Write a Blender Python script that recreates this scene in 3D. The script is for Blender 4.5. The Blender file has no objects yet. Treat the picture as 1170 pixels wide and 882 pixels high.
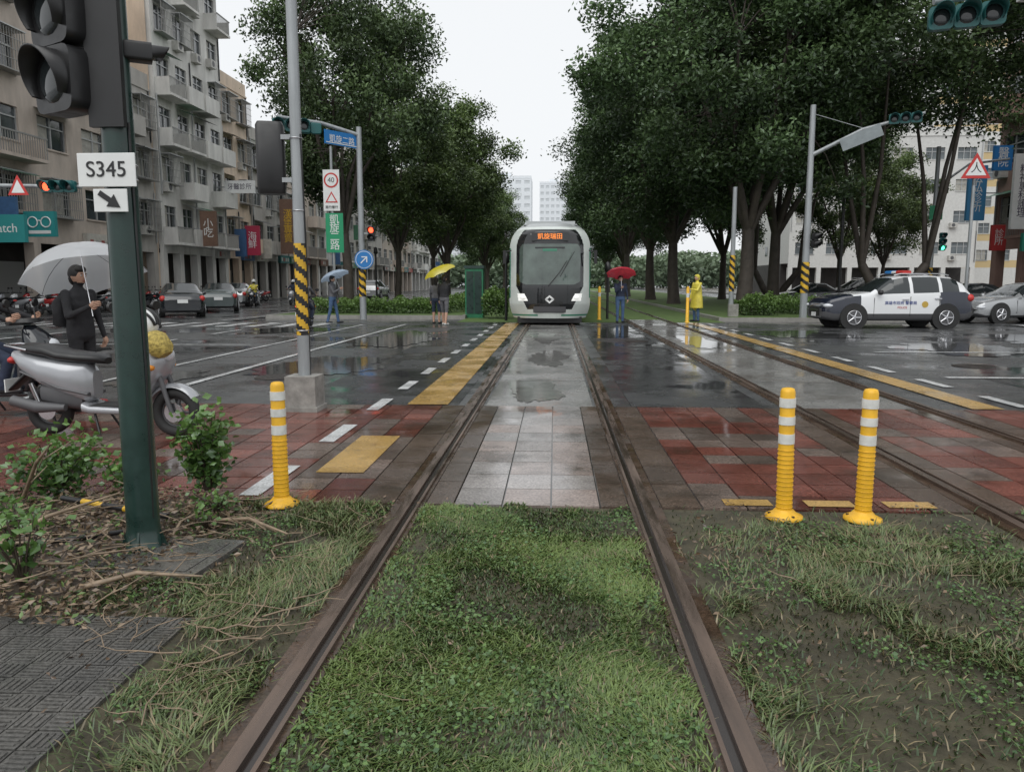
import bpy, math, random
import numpy as np
from mathutils import Vector, Matrix, noise
random.seed(7)
rng = np.random.default_rng(7)
R = math.radians
sc = bpy.context.scene

# ------------------------------------------------------------------ materials
def M(name, col, rough=.6, metal=0., var=0., vscale=4., bump=0., bscale=40., emis=None, estr=1., spec=.5, coat=0., rvar=0., stretch=None):
    m = bpy.data.materials.new(name); m.use_nodes = True
    nt = m.node_tree; b = nt.nodes['Principled BSDF']
    c = (col[0], col[1], col[2], 1)
    b.inputs['Base Color'].default_value = c
    b.inputs['Roughness'].default_value = rough
    b.inputs['Metallic'].default_value = metal
    b.inputs['Specular IOR Level'].default_value = spec
    if coat: b.inputs['Coat Weight'].default_value = coat; b.inputs['Coat Roughness'].default_value = .05
    if emis:
        b.inputs['Emission Color'].default_value = (*emis, 1); b.inputs['Emission Strength'].default_value = estr
    if var or bump or rvar:
        tc = nt.nodes.new('ShaderNodeTexCoord'); src = tc.outputs['Object']
        if stretch:
            mp = nt.nodes.new('ShaderNodeMapping'); mp.inputs['Scale'].default_value = stretch
            nt.links.new(src, mp.inputs['Vector']); src = mp.outputs['Vector']
        if var or rvar:
            n = nt.nodes.new('ShaderNodeTexNoise'); n.inputs['Scale'].default_value = vscale
            n.inputs['Detail'].default_value = 7; n.inputs['Roughness'].default_value = .65
            nt.links.new(src, n.inputs['Vector'])
        if var:
            r = nt.nodes.new('ShaderNodeValToRGB')
            r.color_ramp.elements[0].position = .3; r.color_ramp.elements[1].position = .7
            r.color_ramp.elements[0].color = (*[max(0, x*(1-var)) for x in col], 1)
            r.color_ramp.elements[1].color = (*[min(1, x*(1+var*.7)) for x in col], 1)
            nt.links.new(n.outputs['Fac'], r.inputs['Fac']); nt.links.new(r.outputs['Color'], b.inputs['Base Color'])
        if rvar:
            mr = nt.nodes.new('ShaderNodeMapRange'); mr.inputs[1].default_value = .35; mr.inputs[2].default_value = .65
            mr.inputs[3].default_value = max(.03, rough-rvar); mr.inputs[4].default_value = min(1, rough+rvar)
            nt.links.new(n.outputs['Fac'], mr.inputs[0]); nt.links.new(mr.outputs[0], b.inputs['Roughness'])
        if bump:
            n2 = nt.nodes.new('ShaderNodeTexNoise'); n2.inputs['Scale'].default_value = bscale; n2.inputs['Detail'].default_value = 5
            nt.links.new(tc.outputs['Object'], n2.inputs['Vector'])
            bp = nt.nodes.new('ShaderNodeBump'); bp.inputs['Strength'].default_value = bump; bp.inputs['Distance'].default_value = .01
            nt.links.new(n2.outputs['Fac'], bp.inputs['Height']); nt.links.new(bp.outputs['Normal'], b.inputs['Normal'])
    return m

def wet_mat(name, c1, c2, wet_scale=.5, rmin=.06, rmax=.4, bump=.25, bscale=90, attr=False, dirt=None, lo=.40, hi=.60, dscale=1.1, dlo=.52):
    """wet surface: a large noise decides film of water (smooth) vs textured damp surface"""
    m = bpy.data.materials.new(name); m.use_nodes = True
    nt = m.node_tree; L = nt.links; N = nt.nodes; b = N['Principled BSDF']
    tc = N.new('ShaderNodeTexCoord')
    def noi(s, d=6, r=.6):
        n = N.new('ShaderNodeTexNoise'); n.inputs['Scale'].default_value = s; n.inputs['Detail'].default_value = d
        n.inputs['Roughness'].default_value = r; L.new(tc.outputs['Object'], n.inputs['Vector']); return n
    def mr(src, a, b_, c, d):
        q = N.new('ShaderNodeMapRange'); q.inputs[1].default_value = a; q.inputs[2].default_value = b_
        q.inputs[3].default_value = c; q.inputs[4].default_value = d; L.new(src, q.inputs[0]); return q.outputs[0]
    wet = mr(noi(wet_scale, 8, .62).outputs['Fac'], lo, hi, 1, 0)     # 1 = standing water
    col = mr(noi(2.2, 8, .7).outputs['Fac'], .3, .7, 0, 1)
    mix = N.new('ShaderNodeMix'); mix.data_type = 'RGBA'
    mix.inputs[6].default_value = (*c1, 1); mix.inputs[7].default_value = (*c2, 1); L.new(col, mix.inputs[0])
    out = mix.outputs[2]
    if attr:
        at = N.new('ShaderNodeAttribute'); at.attribute_name = 'Col'
        mm = N.new('ShaderNodeMix'); mm.data_type = 'RGBA'; mm.blend_type = 'MULTIPLY'; mm.inputs[0].default_value = 1
        L.new(out, mm.inputs[6]); L.new(at.outputs['Color'], mm.inputs[7]); out = mm.outputs[2]
    if dirt:
        dm = N.new('ShaderNodeMix'); dm.data_type = 'RGBA'; dm.inputs[7].default_value = (*dirt, 1)
        L.new(mr(noi(dscale, 9, .7).outputs['Fac'], dlo, dlo+.16, 0, .75), dm.inputs[0]); L.new(out, dm.inputs[6]); out = dm.outputs[2]
    sp = N.new('ShaderNodeMix'); sp.data_type = 'RGBA'; sp.blend_type = 'MULTIPLY'; sp.inputs[0].default_value = .8
    spk = N.new('ShaderNodeValToRGB'); spk.color_ramp.elements[0].color = (.55, .55, .55, 1); spk.color_ramp.elements[1].color = (1.4, 1.4, 1.4, 1)
    spk.color_ramp.elements[0].position = .35; spk.color_ramp.elements[1].position = .65
    L.new(noi(60, 3, .7).outputs['Fac'], spk.inputs[0]); L.new(out, sp.inputs[6]); L.new(spk.outputs[0], sp.inputs[7])
    L.new(sp.outputs[2], b.inputs['Base Color'])
    L.new(mr(wet, 0, 1, rmax, rmin), b.inputs['Roughness'])
    bp = N.new('ShaderNodeBump'); bp.inputs['Distance'].default_value = .004
    L.new(mr(wet, 0, 1, bump, bump*.06), bp.inputs['Strength'])
    L.new(noi(bscale, 4, .6).outputs['Fac'], bp.inputs['Height']); L.new(bp.outputs['Normal'], b.inputs['Normal'])
    b.inputs['IOR'].default_value = 1.48
    return m

def leaf_mat(name, trans=.25, rough=.45, gl=.06):
    m = bpy.data.materials.new(name); m.use_nodes = True
    nt = m.node_tree; N = nt.nodes; L = nt.links; N.remove(N['Principled BSDF'])
    at = N.new('ShaderNodeAttribute'); at.attribute_name = 'Col'
    b = N.new('ShaderNodeBsdfDiffuse'); L.new(at.outputs['Color'], b.inputs['Color']); s = b.outputs[0]
    if trans > 0:
        t = N.new('ShaderNodeBsdfTranslucent'); L.new(at.outputs['Color'], t.inputs['Color'])
        ms = N.new('ShaderNodeMixShader'); ms.inputs[0].default_value = trans
        L.new(s, ms.inputs[1]); L.new(t.outputs[0], ms.inputs[2]); s = ms.outputs[0]
    g = N.new('ShaderNodeBsdfGlossy'); g.inputs['Roughness'].default_value = rough; g.inputs['Color'].default_value = (.9, .95, 1, 1)
    m2 = N.new('ShaderNodeMixShader'); m2.inputs[0].default_value = gl
    L.new(s, m2.inputs[1]); L.new(g.outputs[0], m2.inputs[2])
    L.new(m2.outputs[0], N['Material Output'].inputs['Surface'])
    return m

# ------------------------------------------------------------------ mesh builder
def superring(a, b, n, k):
    out = []
    for i in range(k):
        t = 2*math.pi*i/k; c, s = math.cos(t), math.sin(t)
        out.append((a*math.copysign(abs(c)**(2/n), c), b*math.copysign(abs(s)**(2/n), s)))
    return out

class MB:
    def __init__(self): self.v = []; self.f = []; self.m = []; self.s = []; self.mats = []; self.T = Matrix.Identity(4)
    def mi(self, mat):
        if mat not in self.mats: self.mats.append(mat)
        return self.mats.index(mat)
    def add(self, vs, fs, mat, smooth=False):
        o = len(self.v); i = self.mi(mat); T = self.T
        self.v += [tuple(T @ Vector(p)) for p in vs]
        self.f += [tuple(o+j for j in f) for f in fs]
        self.m += [i]*len(fs); self.s += [smooth]*len(fs)
    def box(self, x0, x1, y0, y1, z0, z1, mat):
        self.add([(x0,y0,z0),(x1,y0,z0),(x1,y1,z0),(x0,y1,z0),(x0,y0,z1),(x1,y0,z1),(x1,y1,z1),(x0,y1,z1)],
                 [(0,3,2,1),(4,5,6,7),(0,1,5,4),(1,2,6,5),(2,3,7,6),(3,0,4,7)], mat)
    def tube(self, pts, rad, mat, n=10, caps=True, smooth=True):
        pts = [Vector(p) for p in pts]; k = len(pts)
        if not hasattr(rad, '__len__'): rad = [rad]*k
        vs = []; fs = []
        up = None
        for i, p in enumerate(pts):
            d = (pts[min(i+1, k-1)]-pts[max(i-1, 0)]).normalized()
            if up is None or abs(up.dot(d)) > .95:
                up = Vector((0,0,1)) if abs(d.z) < .9 else Vector((1,0,0))
            a = d.cross(up).normalized(); b = a.cross(d).normalized(); up = b
            for j in range(n):
                t = 2*math.pi*j/n; vs.append(p+(a*math.cos(t)+b*math.sin(t))*rad[i])
        for i in range(k-1):
            for j in range(n):
                fs.append((i*n+j, i*n+(j+1)%n, (i+1)*n+(j+1)%n, (i+1)*n+j))
        self.add(vs, fs, mat, smooth)
        if caps:
            self.add(vs[:n], [tuple(range(n))[::-1]], mat); self.add(vs[-n:], [tuple(range(n))], mat)
    def cyl(self, p0, p1, r, mat, n=16, r1=None): self.tube([p0, p1], [r, r if r1 is None else r1], mat, n)
    def sphere(self, c, r, mat, n=14, m=9, z0=-1., z1=1.):
        if not hasattr(r, '__len__'): r = (r, r, r)
        vs = []; fs = []
        a0 = math.asin(z0); a1 = math.asin(z1)
        for i in range(m+1):
            a = a0+(a1-a0)*i/m
            for j in range(n):
                t = 2*math.pi*j/n
                vs.append((c[0]+r[0]*math.cos(a)*math.cos(t), c[1]+r[1]*math.cos(a)*math.sin(t), c[2]+r[2]*math.sin(a)))
        for i in range(m):
            for j in range(n): fs.append((i*n+j, i*n+(j+1)%n, (i+1)*n+(j+1)%n, (i+1)*n+j))
        self.add(vs, fs, mat, True)
    def loft(self, st, mat, axis='x', n=2.6, k=20, smooth=True):
        """st: (cx,cy,cz,a,b[,n]) rings perpendicular to axis"""
        vs = []; fs = []
        for s in st:
            nn = s[5] if len(s) > 5 else n
            for (p, q) in superring(s[3], s[4], nn, k):
                if axis == 'x': vs.append((s[0], s[1]+p, s[2]+q))
                elif axis == 'z': vs.append((s[0]+p, s[1]+q, s[2]))
                else: vs.append((s[0]+p, s[1], s[2]+q))
        for i in range(len(st)-1):
            for j in range(k): fs.append((i*k+j, i*k+(j+1)%k, (i+1)*k+(j+1)%k, (i+1)*k+j))
        self.add(vs, fs, mat, smooth)
        self.add(vs[:k], [tuple(range(k))[::-1]], mat); self.add(vs[-k:], [tuple(range(k))], mat)
    def prism(self, pts, mat, axis='y', t0=0., t1=.1):
        def P(a, b, t):
            return (a, t, b) if axis == 'y' else ((t, a, b) if axis == 'x' else (a, b, t))
        n = len(pts)
        vs = [P(a, b, t0) for a, b in pts]+[P(a, b, t1) for a, b in pts]
        fs = [tuple(range(n))[::-1], tuple(range(n, 2*n))]+[(i, (i+1) % n, n+(i+1) % n, n+i) for i in range(n)]
        self.add(vs, fs, mat)
    def torus(self, c, Rr, r, mat, axis='y', n=28, m=10):
        vs = []; fs = []
        for i in range(n):
            t = 2*math.pi*i/n
            for j in range(m):
                u = 2*math.pi*j/m; q = Rr+r*math.cos(u); h = r*math.sin(u)
                if axis == 'y': vs.append((c[0]+q*math.cos(t), c[1]+h, c[2]+q*math.sin(t)))
                elif axis == 'x': vs.append((c[0]+h, c[1]+q*math.cos(t), c[2]+q*math.sin(t)))
                else: vs.append((c[0]+q*math.cos(t), c[1]+q*math.sin(t), c[2]+h))
        for i in range(n):
            for j in range(m): fs.append((i*m+j, i*m+(j+1)%m, ((i+1)%n)*m+(j+1)%m, ((i+1)%n)*m+j))
        self.add(vs, fs, mat, True)
    def obj(self, name, loc=(0,0,0), rz=0., parent=None, bevel=0., scale=None):
        me = bpy.data.meshes.new(name); me.from_pydata(self.v, [], self.f)
        for mt in self.mats: me.materials.append(mt)
        me.polygons.foreach_set('material_index', self.m); me.polygons.foreach_set('use_smooth', self.s); me.update()
        import bmesh
        bm = bmesh.new(); bm.from_mesh(me); bmesh.ops.recalc_face_normals(bm, faces=bm.faces); bm.to_mesh(me); bm.free()
        o = bpy.data.objects.new(name, me); sc.collection.objects.link(o)
        o.location = loc; o.rotation_euler = (0, 0, rz)
        if scale: o.scale = (scale,)*3
        if parent: o.parent = parent
        if bevel:
            bv = o.modifiers.new('b', 'BEVEL'); bv.width = bevel; bv.segments = 2; bv.limit_method = 'ANGLE'
        return o

def np_mesh(name, V, F, mat, cols=None, flat=True):
    me = bpy.data.meshes.new(name); k = F.shape[1]
    me.vertices.add(len(V)); me.vertices.foreach_set('co', V.astype(np.float32).ravel())
    me.loops.add(F.size); me.loops.foreach_set('vertex_index', F.astype(np.int32).ravel())
    me.polygons.add(len(F)); me.polygons.foreach_set('loop_start', (np.arange(len(F))*k).astype(np.int32))
    me.polygons.foreach_set('use_smooth', np.full(len(F), not flat))
    me.update(calc_edges=True)
    if cols is not None:
        a = me.attributes.new('Col', 'FLOAT_COLOR', 'POINT')
        a.data.foreach_set('color', np.hstack([cols, np.ones((len(cols), 1))]).astype(np.float32).ravel())
    me.materials.append(mat)
    return me
def link(name, me, loc=(0,0,0), rz=0, s=1, parent=None):
    o = bpy.data.objects.new(name, me); sc.collection.objects.link(o)
    o.location = loc; o.rotation_euler = (0, 0, rz); o.scale = (s, s, s) if not hasattr(s, '__len__') else s
    if parent: o.parent = parent
    return o
def text(body, size, loc, rot, mat, parent=None, name='lettering', sx=1.):
    cu = bpy.data.curves.new(name, 'FONT'); cu.body = body; cu.size = size; cu.align_x = 'CENTER'; cu.align_y = 'CENTER'
    cu.extrude = .002; cu.space_line = .85; cu.materials.append(mat)
    o = bpy.data.objects.new(name, cu); sc.collection.objects.link(o); o.location = loc; o.rotation_euler = rot; o.scale = (sx, 1, 1)
    if parent: o.parent = parent
    return o
def unit(a): return a/np.linalg.norm(a, axis=1, keepdims=True)
def leaves(C, size, cols, flat=.0, aspect=.55):
    """diamond shaped leaves at centres C"""
    n = len(C); d = unit(rng.normal(size=(n, 3))+np.array([0, 0, -.25])); d[:, 2] *= (1-flat); d = unit(d)
    rr = rng.normal(size=(n, 3)); rr[:, 2] *= (1-flat*.8)
    u = unit(np.cross(d, rng.normal(size=(n, 3)))) if flat == 0 else unit(rr-d*np.sum(rr*d, 1, keepdims=True))
    s = (size*rng.uniform(.6, 1.3, n))[:, None]
    nrm = np.cross(d, u)
    V = np.stack([C-d*s*.5, C+u*s*aspect*.5+nrm*s*.06, C+d*s*.5, C-u*s*aspect*.5+nrm*s*.06], 1).reshape(-1, 3)
    F = np.arange(4*n).reshape(-1, 4)
    return V, F, np.repeat(cols, 4, axis=0)

# palette
m_white = M('white_paint', (.72, .73, .72), .45, var=.08)
m_black = M('black_plastic', (.014, .014, .015), .38, rvar=.1, vscale=8)
m_blackg = M('black_gloss', (.01, .01, .012), .12, coat=.6)
m_rubber = M('rubber', (.02, .02, .02), .7, bump=.2)
m_grey = M('galvanised_steel', (.33, .35, .36), .45, metal=.3, var=.25, vscale=6, stretch=(1, 1, .15))
m_dgrey = M('dark_grey', (.09, .09, .095), .5)
m_dgreen = M('dark_green_paint', (.010, .034, .028), .35, var=.35, vscale=7, coat=.2, rvar=.12)
m_teal = M('teal_signal_paint', (.01, .10, .10), .4)
m_yel = M('yellow_paint', (.66, .40, .03), .45, var=.25, vscale=8)
m_yelf = M('yellow_plastic', (.76, .42, .02), .42, var=.22, vscale=9)
m_red = M('red_paint', (.5, .035, .03), .4)
m_blue = M('blue_sign', (.02, .17, .45), .4)
m_green = M('green_sign', (.01, .27, .12), .4)
m_glassd = M('dark_glass', (.02, .025, .027), .06, coat=.5)
m_chrome = M('chrome', (.6, .6, .62), .18, metal=1)
m_conc = M('concrete', (.27, .26, .24), .7, var=.4, vscale=7, bump=.3)
m_skin = M('skin', (.45, .27, .19), .55)
m_hair = M('hair', (.012, .01, .009), .5)
m_steelr = M('rail_steel', (.20, .145, .115), .28, metal=.7, var=.5, vscale=2.5, rvar=.14, stretch=(3, .4, 1))
m_groove = M('rail_groove', (.018, .012, .009), .2)
m_rust = wet_mat('rail_edging', (.036, .022, .015), (.095, .060, .040), wet_scale=1.2, rmin=.08, rmax=.4, bump=.5, bscale=60, dirt=(.05, .045, .02), dscale=3)

# ------------------------------------------------------------------ world / sun / camera
w = bpy.data.worlds.new('World'); sc.world = w; w.use_nodes = True
nt = w.node_tree; bg = nt.nodes['Background']
sky = nt.nodes.new('ShaderNodeTexSky'); sky.sky_type = 'NISHITA'; sky.sun_disc = False
sky.sun_elevation = R(55); sky.sun_rotation = R(200); sky.dust_density = 4; sky.air_density = 1.2
hs = nt.nodes.new('ShaderNodeHueSaturation'); hs.inputs['Saturation'].default_value = .12
mx = nt.nodes.new('ShaderNodeMix'); mx.data_type = 'RGBA'; mx.inputs[0].default_value = .85
mx.inputs[7].default_value = (9.2, 9.45, 9.7, 1)
nt.links.new(sky.outputs[0], hs.inputs['Color']); nt.links.new(hs.outputs[0], mx.inputs[6]); nt.links.new(mx.outputs[2], bg.inputs['Color'])
bg.inputs['Strength'].default_value = .109
sl = bpy.data.lights.new('sun', 'SUN'); sl.energy = 1.5; sl.angle = R(60); sl.color = (1, .99, .96)
so = bpy.data.objects.new('sun', sl); sc.collection.objects.link(so); so.rotation_euler = (R(35), 0, R(-20))
cam = bpy.data.cameras.new('camera'); cam.sensor_width = 36; cam.lens = 27.08; cam.clip_end = 3000; cam.clip_start = .05
co = bpy.data.objects.new('camera', cam); sc.collection.objects.link(co)
co.location = (0, 0, 1.42); co.rotation_euler = (R(90-7.6), 0, R(3.15)); sc.camera = co
sc.view_settings.view_transform = 'Standard'; sc.view_settings.look = 'None'; sc.view_settings.exposure = 0

# ------------------------------------------------------------------ ground & roads
m_asph = wet_mat('wet_asphalt', (.046, .048, .050), (.095, .097, .098), wet_scale=.42, rmin=.05, rmax=.38, bump=.5, bscale=110, lo=.40, hi=.58)
m_asph2 = wet_mat('wet_asphalt_patch', (.030, .031, .033), (.062, .063, .065), wet_scale=.6, rmin=.05, rmax=.33, bump=.4, bscale=120, lo=.40, hi=.58)
m_tctr = wet_mat('track_concrete_wet', (.15, .15, .145), (.25, .245, .235), wet_scale=.8, rmin=.09, rmax=.30, bump=.3, bscale=50, lo=.40, hi=.60, dirt=(.065, .05, .038))
m_mark = wet_mat('road_paint_white', (.42, .43, .43), (.66, .67, .67), wet_scale=1.5, rmin=.12, rmax=.35, bump=.15, dirt=(.12, .12, .12), dscale=5, dlo=.53)
m_marky = wet_mat('road_paint_yellow', (.34, .22, .08), (.50, .32, .11), wet_scale=1.5, rmin=.10, rmax=.35, bump=.2, dirt=(.16, .12, .07), dscale=4, dlo=.54)
m_soil = M('soil', (.060, .044, .031), .6, var=.5, vscale=6, bump=.8, bscale=30)
m_gsoil = M('turf_base', (.055, .048, .026), .75, var=.6, vscale=4, bump=1., bscale=30)
m_farturf = M('turf', (.085, .14, .035), .9, var=.35, vscale=2, bump=.8, bscale=20)
m_kerb = M('kerb_stone', (.28, .27, .25), .4, var=.25, bump=.2)
m_pave = wet_mat('sidewalk_tiles', (.14, .12, .11), (.24, .21, .19), wet_scale=.8, rmax=.3)

def sheet(name, x0, x1, y0, y1, z, mat):
    b = MB(); b.add([(x0,y0,z),(x1,y0,z),(x1,y1,z),(x0,y1,z)], [(0,1,2,3)], mat); return b.obj(name)
sheet('ground', -900, 900, -60, 1500, -.03, m_asph)
sheet('road', -110, 110, 8.8, 28.2, 0, m_asph)
sheet('side_road', -25, -12.2, 28.2, 260, -.004, m_asph)
b = MB()
b.add([(-3.2,8.85,.004),(-1.12,8.85,.004),(-1.12,24,.004),(-3.2,24,.004)], [(0,1,2,3)], m_asph2)
b.add([(.9,8.85,.004),(2.45,8.85,.004),(2.45,26,.004),(.9,26,.004)], [(0,1,2,3)], m_asph2)
b.add([(-9.2,12.5,.004),(-6.9,12.6,.004),(-6.8,17.0,.004),(-9.1,17.0,.004)], [(0,1,2,3)], m_asph2)
b.add([(6.4,10.6,.004),(12,10.5,.004),(12.1,11.6,.004),(6.4,11.7,.004)], [(0,1,2,3)], m_asph2)
b.obj('asphalt_patch')
b = MB()
for xc in (-.17, 3.47):
    y = 8.8
    while y < 28:
        b.add([(xc-.62,y,.005),(xc+.62,y,.005),(xc+.62,y+2.38,.005),(xc-.62,y+2.38,.005)], [(0,1,2,3)], m_tctr); y += 2.4
b.obj('track_bed_paving')
m_iron = M('cast_iron', (.05, .042, .038), .35, metal=.4, var=.4, vscale=20, bump=.4)
for x, y, r in ((-4.2, 11.4, .33), (-7.6, 20, .33), (7.2, 13.6, .33), (2.0, 19, .3)):
    b = MB(); b.cyl((0, 0, -.02), (0, 0, .008), r, m_iron, 32); b.torus((0, 0, .008), r*.9, .006, m_iron, 'z', 32, 6)
    for i in range(-3, 4): b.box(i*r*.22-.01, i*r*.22+.01, -r*.6, r*.6, .008, .012, m_iron)
    b.obj('road_manhole_cover', (x, y, .004))

# standing puddles: thin irregular sheets of water over the asphalt
m_pud = M('puddle_water', (.055, .056, .057), .045, var=.4, vscale=3, bump=.10, bscale=7)
m_pudt = M('puddle_water_over_slab', (.15, .145, .135), .06, var=.4, vscale=5, bump=.12, bscale=8)
def puddle(x, y, rx, ry, z, mat, seed, rz=0.):
    vs = [(0, 0, z)]; k = 96
    for i in range(k):
        t = 2*math.pi*i/k; c, s = math.cos(t), math.sin(t)
        q = 1+.55*noise.noise(Vector((c*1.5+seed*3.1, s*1.5, seed)))+.28*noise.noise(Vector((c*5, s*5, seed+9)))+.12*noise.noise(Vector((c*14, s*14, seed+4)))
        px, py = rx*q*c, ry*q*s; vs.append((px*math.cos(rz)-py*math.sin(rz), px*math.sin(rz)+py*math.cos(rz), z))
    b = MB(); b.add(vs, [(0, 1+i, 1+(i+1) % k) for i in range(k)], mat); b.obj('puddle', (x, y, 0))
sd = 1
for (x, y, rx, ry, mt, z) in [(-.2,10.0,.34,.8,m_pudt,.010),(-.1,14.6,.34,1.5,m_pudt,.010),(-.25,20.2,.36,2.0,m_pudt,.010),(3.5,19,.38,2.0,m_pudt,.010),
        (-3.9,13.2,.9,1.7,m_pud,.0082),(-4.1,19.5,1.0,2.4,m_pud,.0082),(-7.9,23.2,1.3,1.1,m_pud,.0082),(-6.0,11.2,.6,.9,m_pud,.0082),(-10.5,15,1.2,1.6,m_pud,.0082),(1.6,22.5,.6,2,m_pud,.0082),(8.9,17,1.4,1.6,m_pud,.0082),(6.9,22,1.3,1.6,m_pud,.0082),(13,20,2,2,m_pud,.0082)]:
    sd += 1; puddle(x, y, rx, ry, z+sd*.00002, mt, sd)

# rails
def track(name, xc):
    b = MB()
    for s in (-1, 1):
        x = xc+s*.755
        b.box(x-.10, x+.10, -4, 260, -.1, .012, m_rust)
        i = -s
        def bx(a, c, z0, z1, mat):
            lo, hi = sorted((x+i*a, x+i*c)); b.box(lo, hi, -4, 260, z0, z1, mat)
        bx(-.036, .022, .012, .034, m_steelr)
        bx(.022, .060, .0121, .016, m_groove)
        bx(.060, .076, .012, .030, m_steelr)
    return b.obj(name)
track('tram_track', -.17); track('tram_track', 3.47)

# foreground paving tiles
def tiles():
    V = []; F = []; C = []
    def tile(x0, x1, y0, y1, col):
        o = len(V); t = rng.normal(0, .0009, 4); z = .012
        V.extend([(x0, y0, -.03), (x1, y0, -.03), (x1, y1, -.03), (x0, y1, -.03)])
        V.extend([(x0, y0, z+t[0]), (x1, y0, z+t[1]), (x1, y1, z+t[2]), (x0, y1, z+t[3])])
        F.extend([(o+4, o+5, o+6, o+7), (o, o+1, o+5, o+4), (o+1, o+2, o+6, o+5), (o+2, o+3, o+7, o+6), (o+3, o, o+4, o+7)])
        C.extend([col]*8)
    g = .012
    def fill(x0, x1, y0, y1, tw, tl, fn, stag=False):
        ny = max(1, round((y1-y0)/tl)); nx = max(1, round((x1-x0)/tw))
        for j in range(ny):
            for i in range(nx):
                a = x0+(x1-x0)*i/nx; c = x0+(x1-x0)*(i+1)/nx; d = y0+(y1-y0)*j/ny; e = y0+(y1-y0)*(j+1)/ny
                tile(a+g/2, c-g/2, d+g/2, e-g/2, fn((a+c)/2, (d+e)/2))
    def red(x, y):
        k = random.uniform(.6, 1.25); q = noise.noise(Vector((x*.9, y*.9, 3)))
        if q > .24 or random.random() < .07: return (.17*k, .13*k, .11*k)
        return (.19*k, .070*k, .054*k)
    def grey(x, y):
        k = random.uniform(.8, 1.15)
        return random.choice([(.29*k, .265*k, .25*k), (.27*k, .255*k, .245*k), (.285*k, .23*k, .205*k)])
    def brown(x, y):
        k = random.uniform(.7, 1.2); return (.12*k, .088*k, .070*k)
    for xc in (-.17, 3.47):
        l, r = xc-.755-.10, xc+.755+.10
        fill(xc-.655, xc-.47, 4.78, 8.8, .2, .6, brown); fill(xc+.47, xc+.655, 4.78, 8.8, .2, .6, brown)
        fill(xc-.47, xc+.47, 4.78, 8.8, .31, .40, grey if xc < 1 else red)
        fill(l-.26, l, 4.78, 8.8, .26, .6, brown); fill(r, r+.26, 4.78, 8.8, .26, .6, brown)
    fill(-8.5, -.17-.855-.26, 4.78, 8.8, .3, .3, red)
    fill(-.17+.855+.26, 3.47-.855-.26, 4.78, 8.8, .3, .3, red)
    fill(3.47+.855+.26, 9, 4.78, 8.8, .3, .3, red)
    V = np.array(V); F = np.array(F); C = np.array(C)
    mt = wet_mat('wet_paver', (1, 1, 1), (.62, .62, .62), wet_scale=1.0, rmin=.06, rmax=.28, bump=.28, bscale=70, attr=True, dirt=(.05, .040, .032), lo=.38, hi=.58)
    link('paving', np_mesh('paving', V, F, mt, C))
tiles()
sheet('paving_bed', -8.5, 9, 4.76, 8.8, -.002, M('grout', (.03, .026, .022), .12, var=.4))

# markings
def mk(b, x0, x1, y0, y1, mat, z=.012):
    b.add([(x0,y0,z),(x1,y0,z),(x1,y1,z),(x0,y1,z)], [(0,1,2,3)], mat)
b = MB()
mk(b, -1.72, -1.24, 8.86, 27.6, m_marky); mk(b, -1.78, -1.42, 5.55, 6.95, m_marky, .0175)
mk(b, 4.72, 5.08, 8.86, 28, m_marky)
for x in (1.1, 1.62, 2.12): mk(b, x, x+.3, 4.84, 4.98, m_marky, .0175)
b.obj('yellow_clearance_line')
b = MB()
y = 4.9
while y < 27:
    mk(b, -2.1, -1.96, y, y+.85, m_mark, .0175 if y < 8.8 else .012); mk(b, 5.32, 5.46, y+.6, y+1.5, m_mark, .0175 if y+.6 < 8.8 else .012); y += 1.75
mk(b, -5.2, -5.08, 9, 26.5, m_mark); mk(b, -6.6, -6.5, 9, 26, m_mark)
y = 9
while y < 26: mk(b, -9.6, -9.48, y, y+2, m_mark); y += 4
mk(b, -14.2, -14.05, 12, 27.5, m_mark)
for i in range(16): mk(b, -22.5+i*.95, -22.08+i*.95, 24.6, 27.2, m_mark)
for i in range(9): mk(b, 15.5+i*.95, 15.92+i*.95, 24.6, 27.2, m_mark)
mk(b, 5.9, 16, 11.8, 11.95, m_mark); mk(b, 6.6, 20, 16.2, 16.34, m_mark); mk(b, -22, -7, 17.3, 17.44, m_mark); mk(b, 8, 20, 9.7, 9.82, m_mark)
b.obj('road_marking')
b = MB()
y = 29.5
while y < 200: mk(b, -18.3, -18.16, y, y+4, m_mark, .002); y += 10
mk(b, -12.8, -12.65, 29, 200, m_mark, .002)
b.obj('lane_marking')

def island(name, x0, x1, y0, y1, top, h=.13):
    b = MB(); k = .15
    b.box(x0, x0+k, y0, y1, -.05, h, m_kerb); b.box(x1-k, x1, y0, y1, -.05, h, m_kerb)
    b.box(x0+k, x1-k, y0, y0+k, -.05, h, m_kerb); b.box(x0+k, x1-k, y0+k, y1, -.05, h-.02, top); return b.obj(name)
island('planted_median', -11.8, -3.6, 31, 260, m_farturf); island('planted_median', 6.2, 15, 29.5, 260, m_farturf)
sheet('trackside_turf', -3.6, 6.2, 28.3, 260, -.001, m_farturf)
island('sidewalk', -40, -25, 28, 260, m_pave, .15)
island('sidewalk', 22.3, 60, 33, 260, m_pave, .15)

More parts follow.
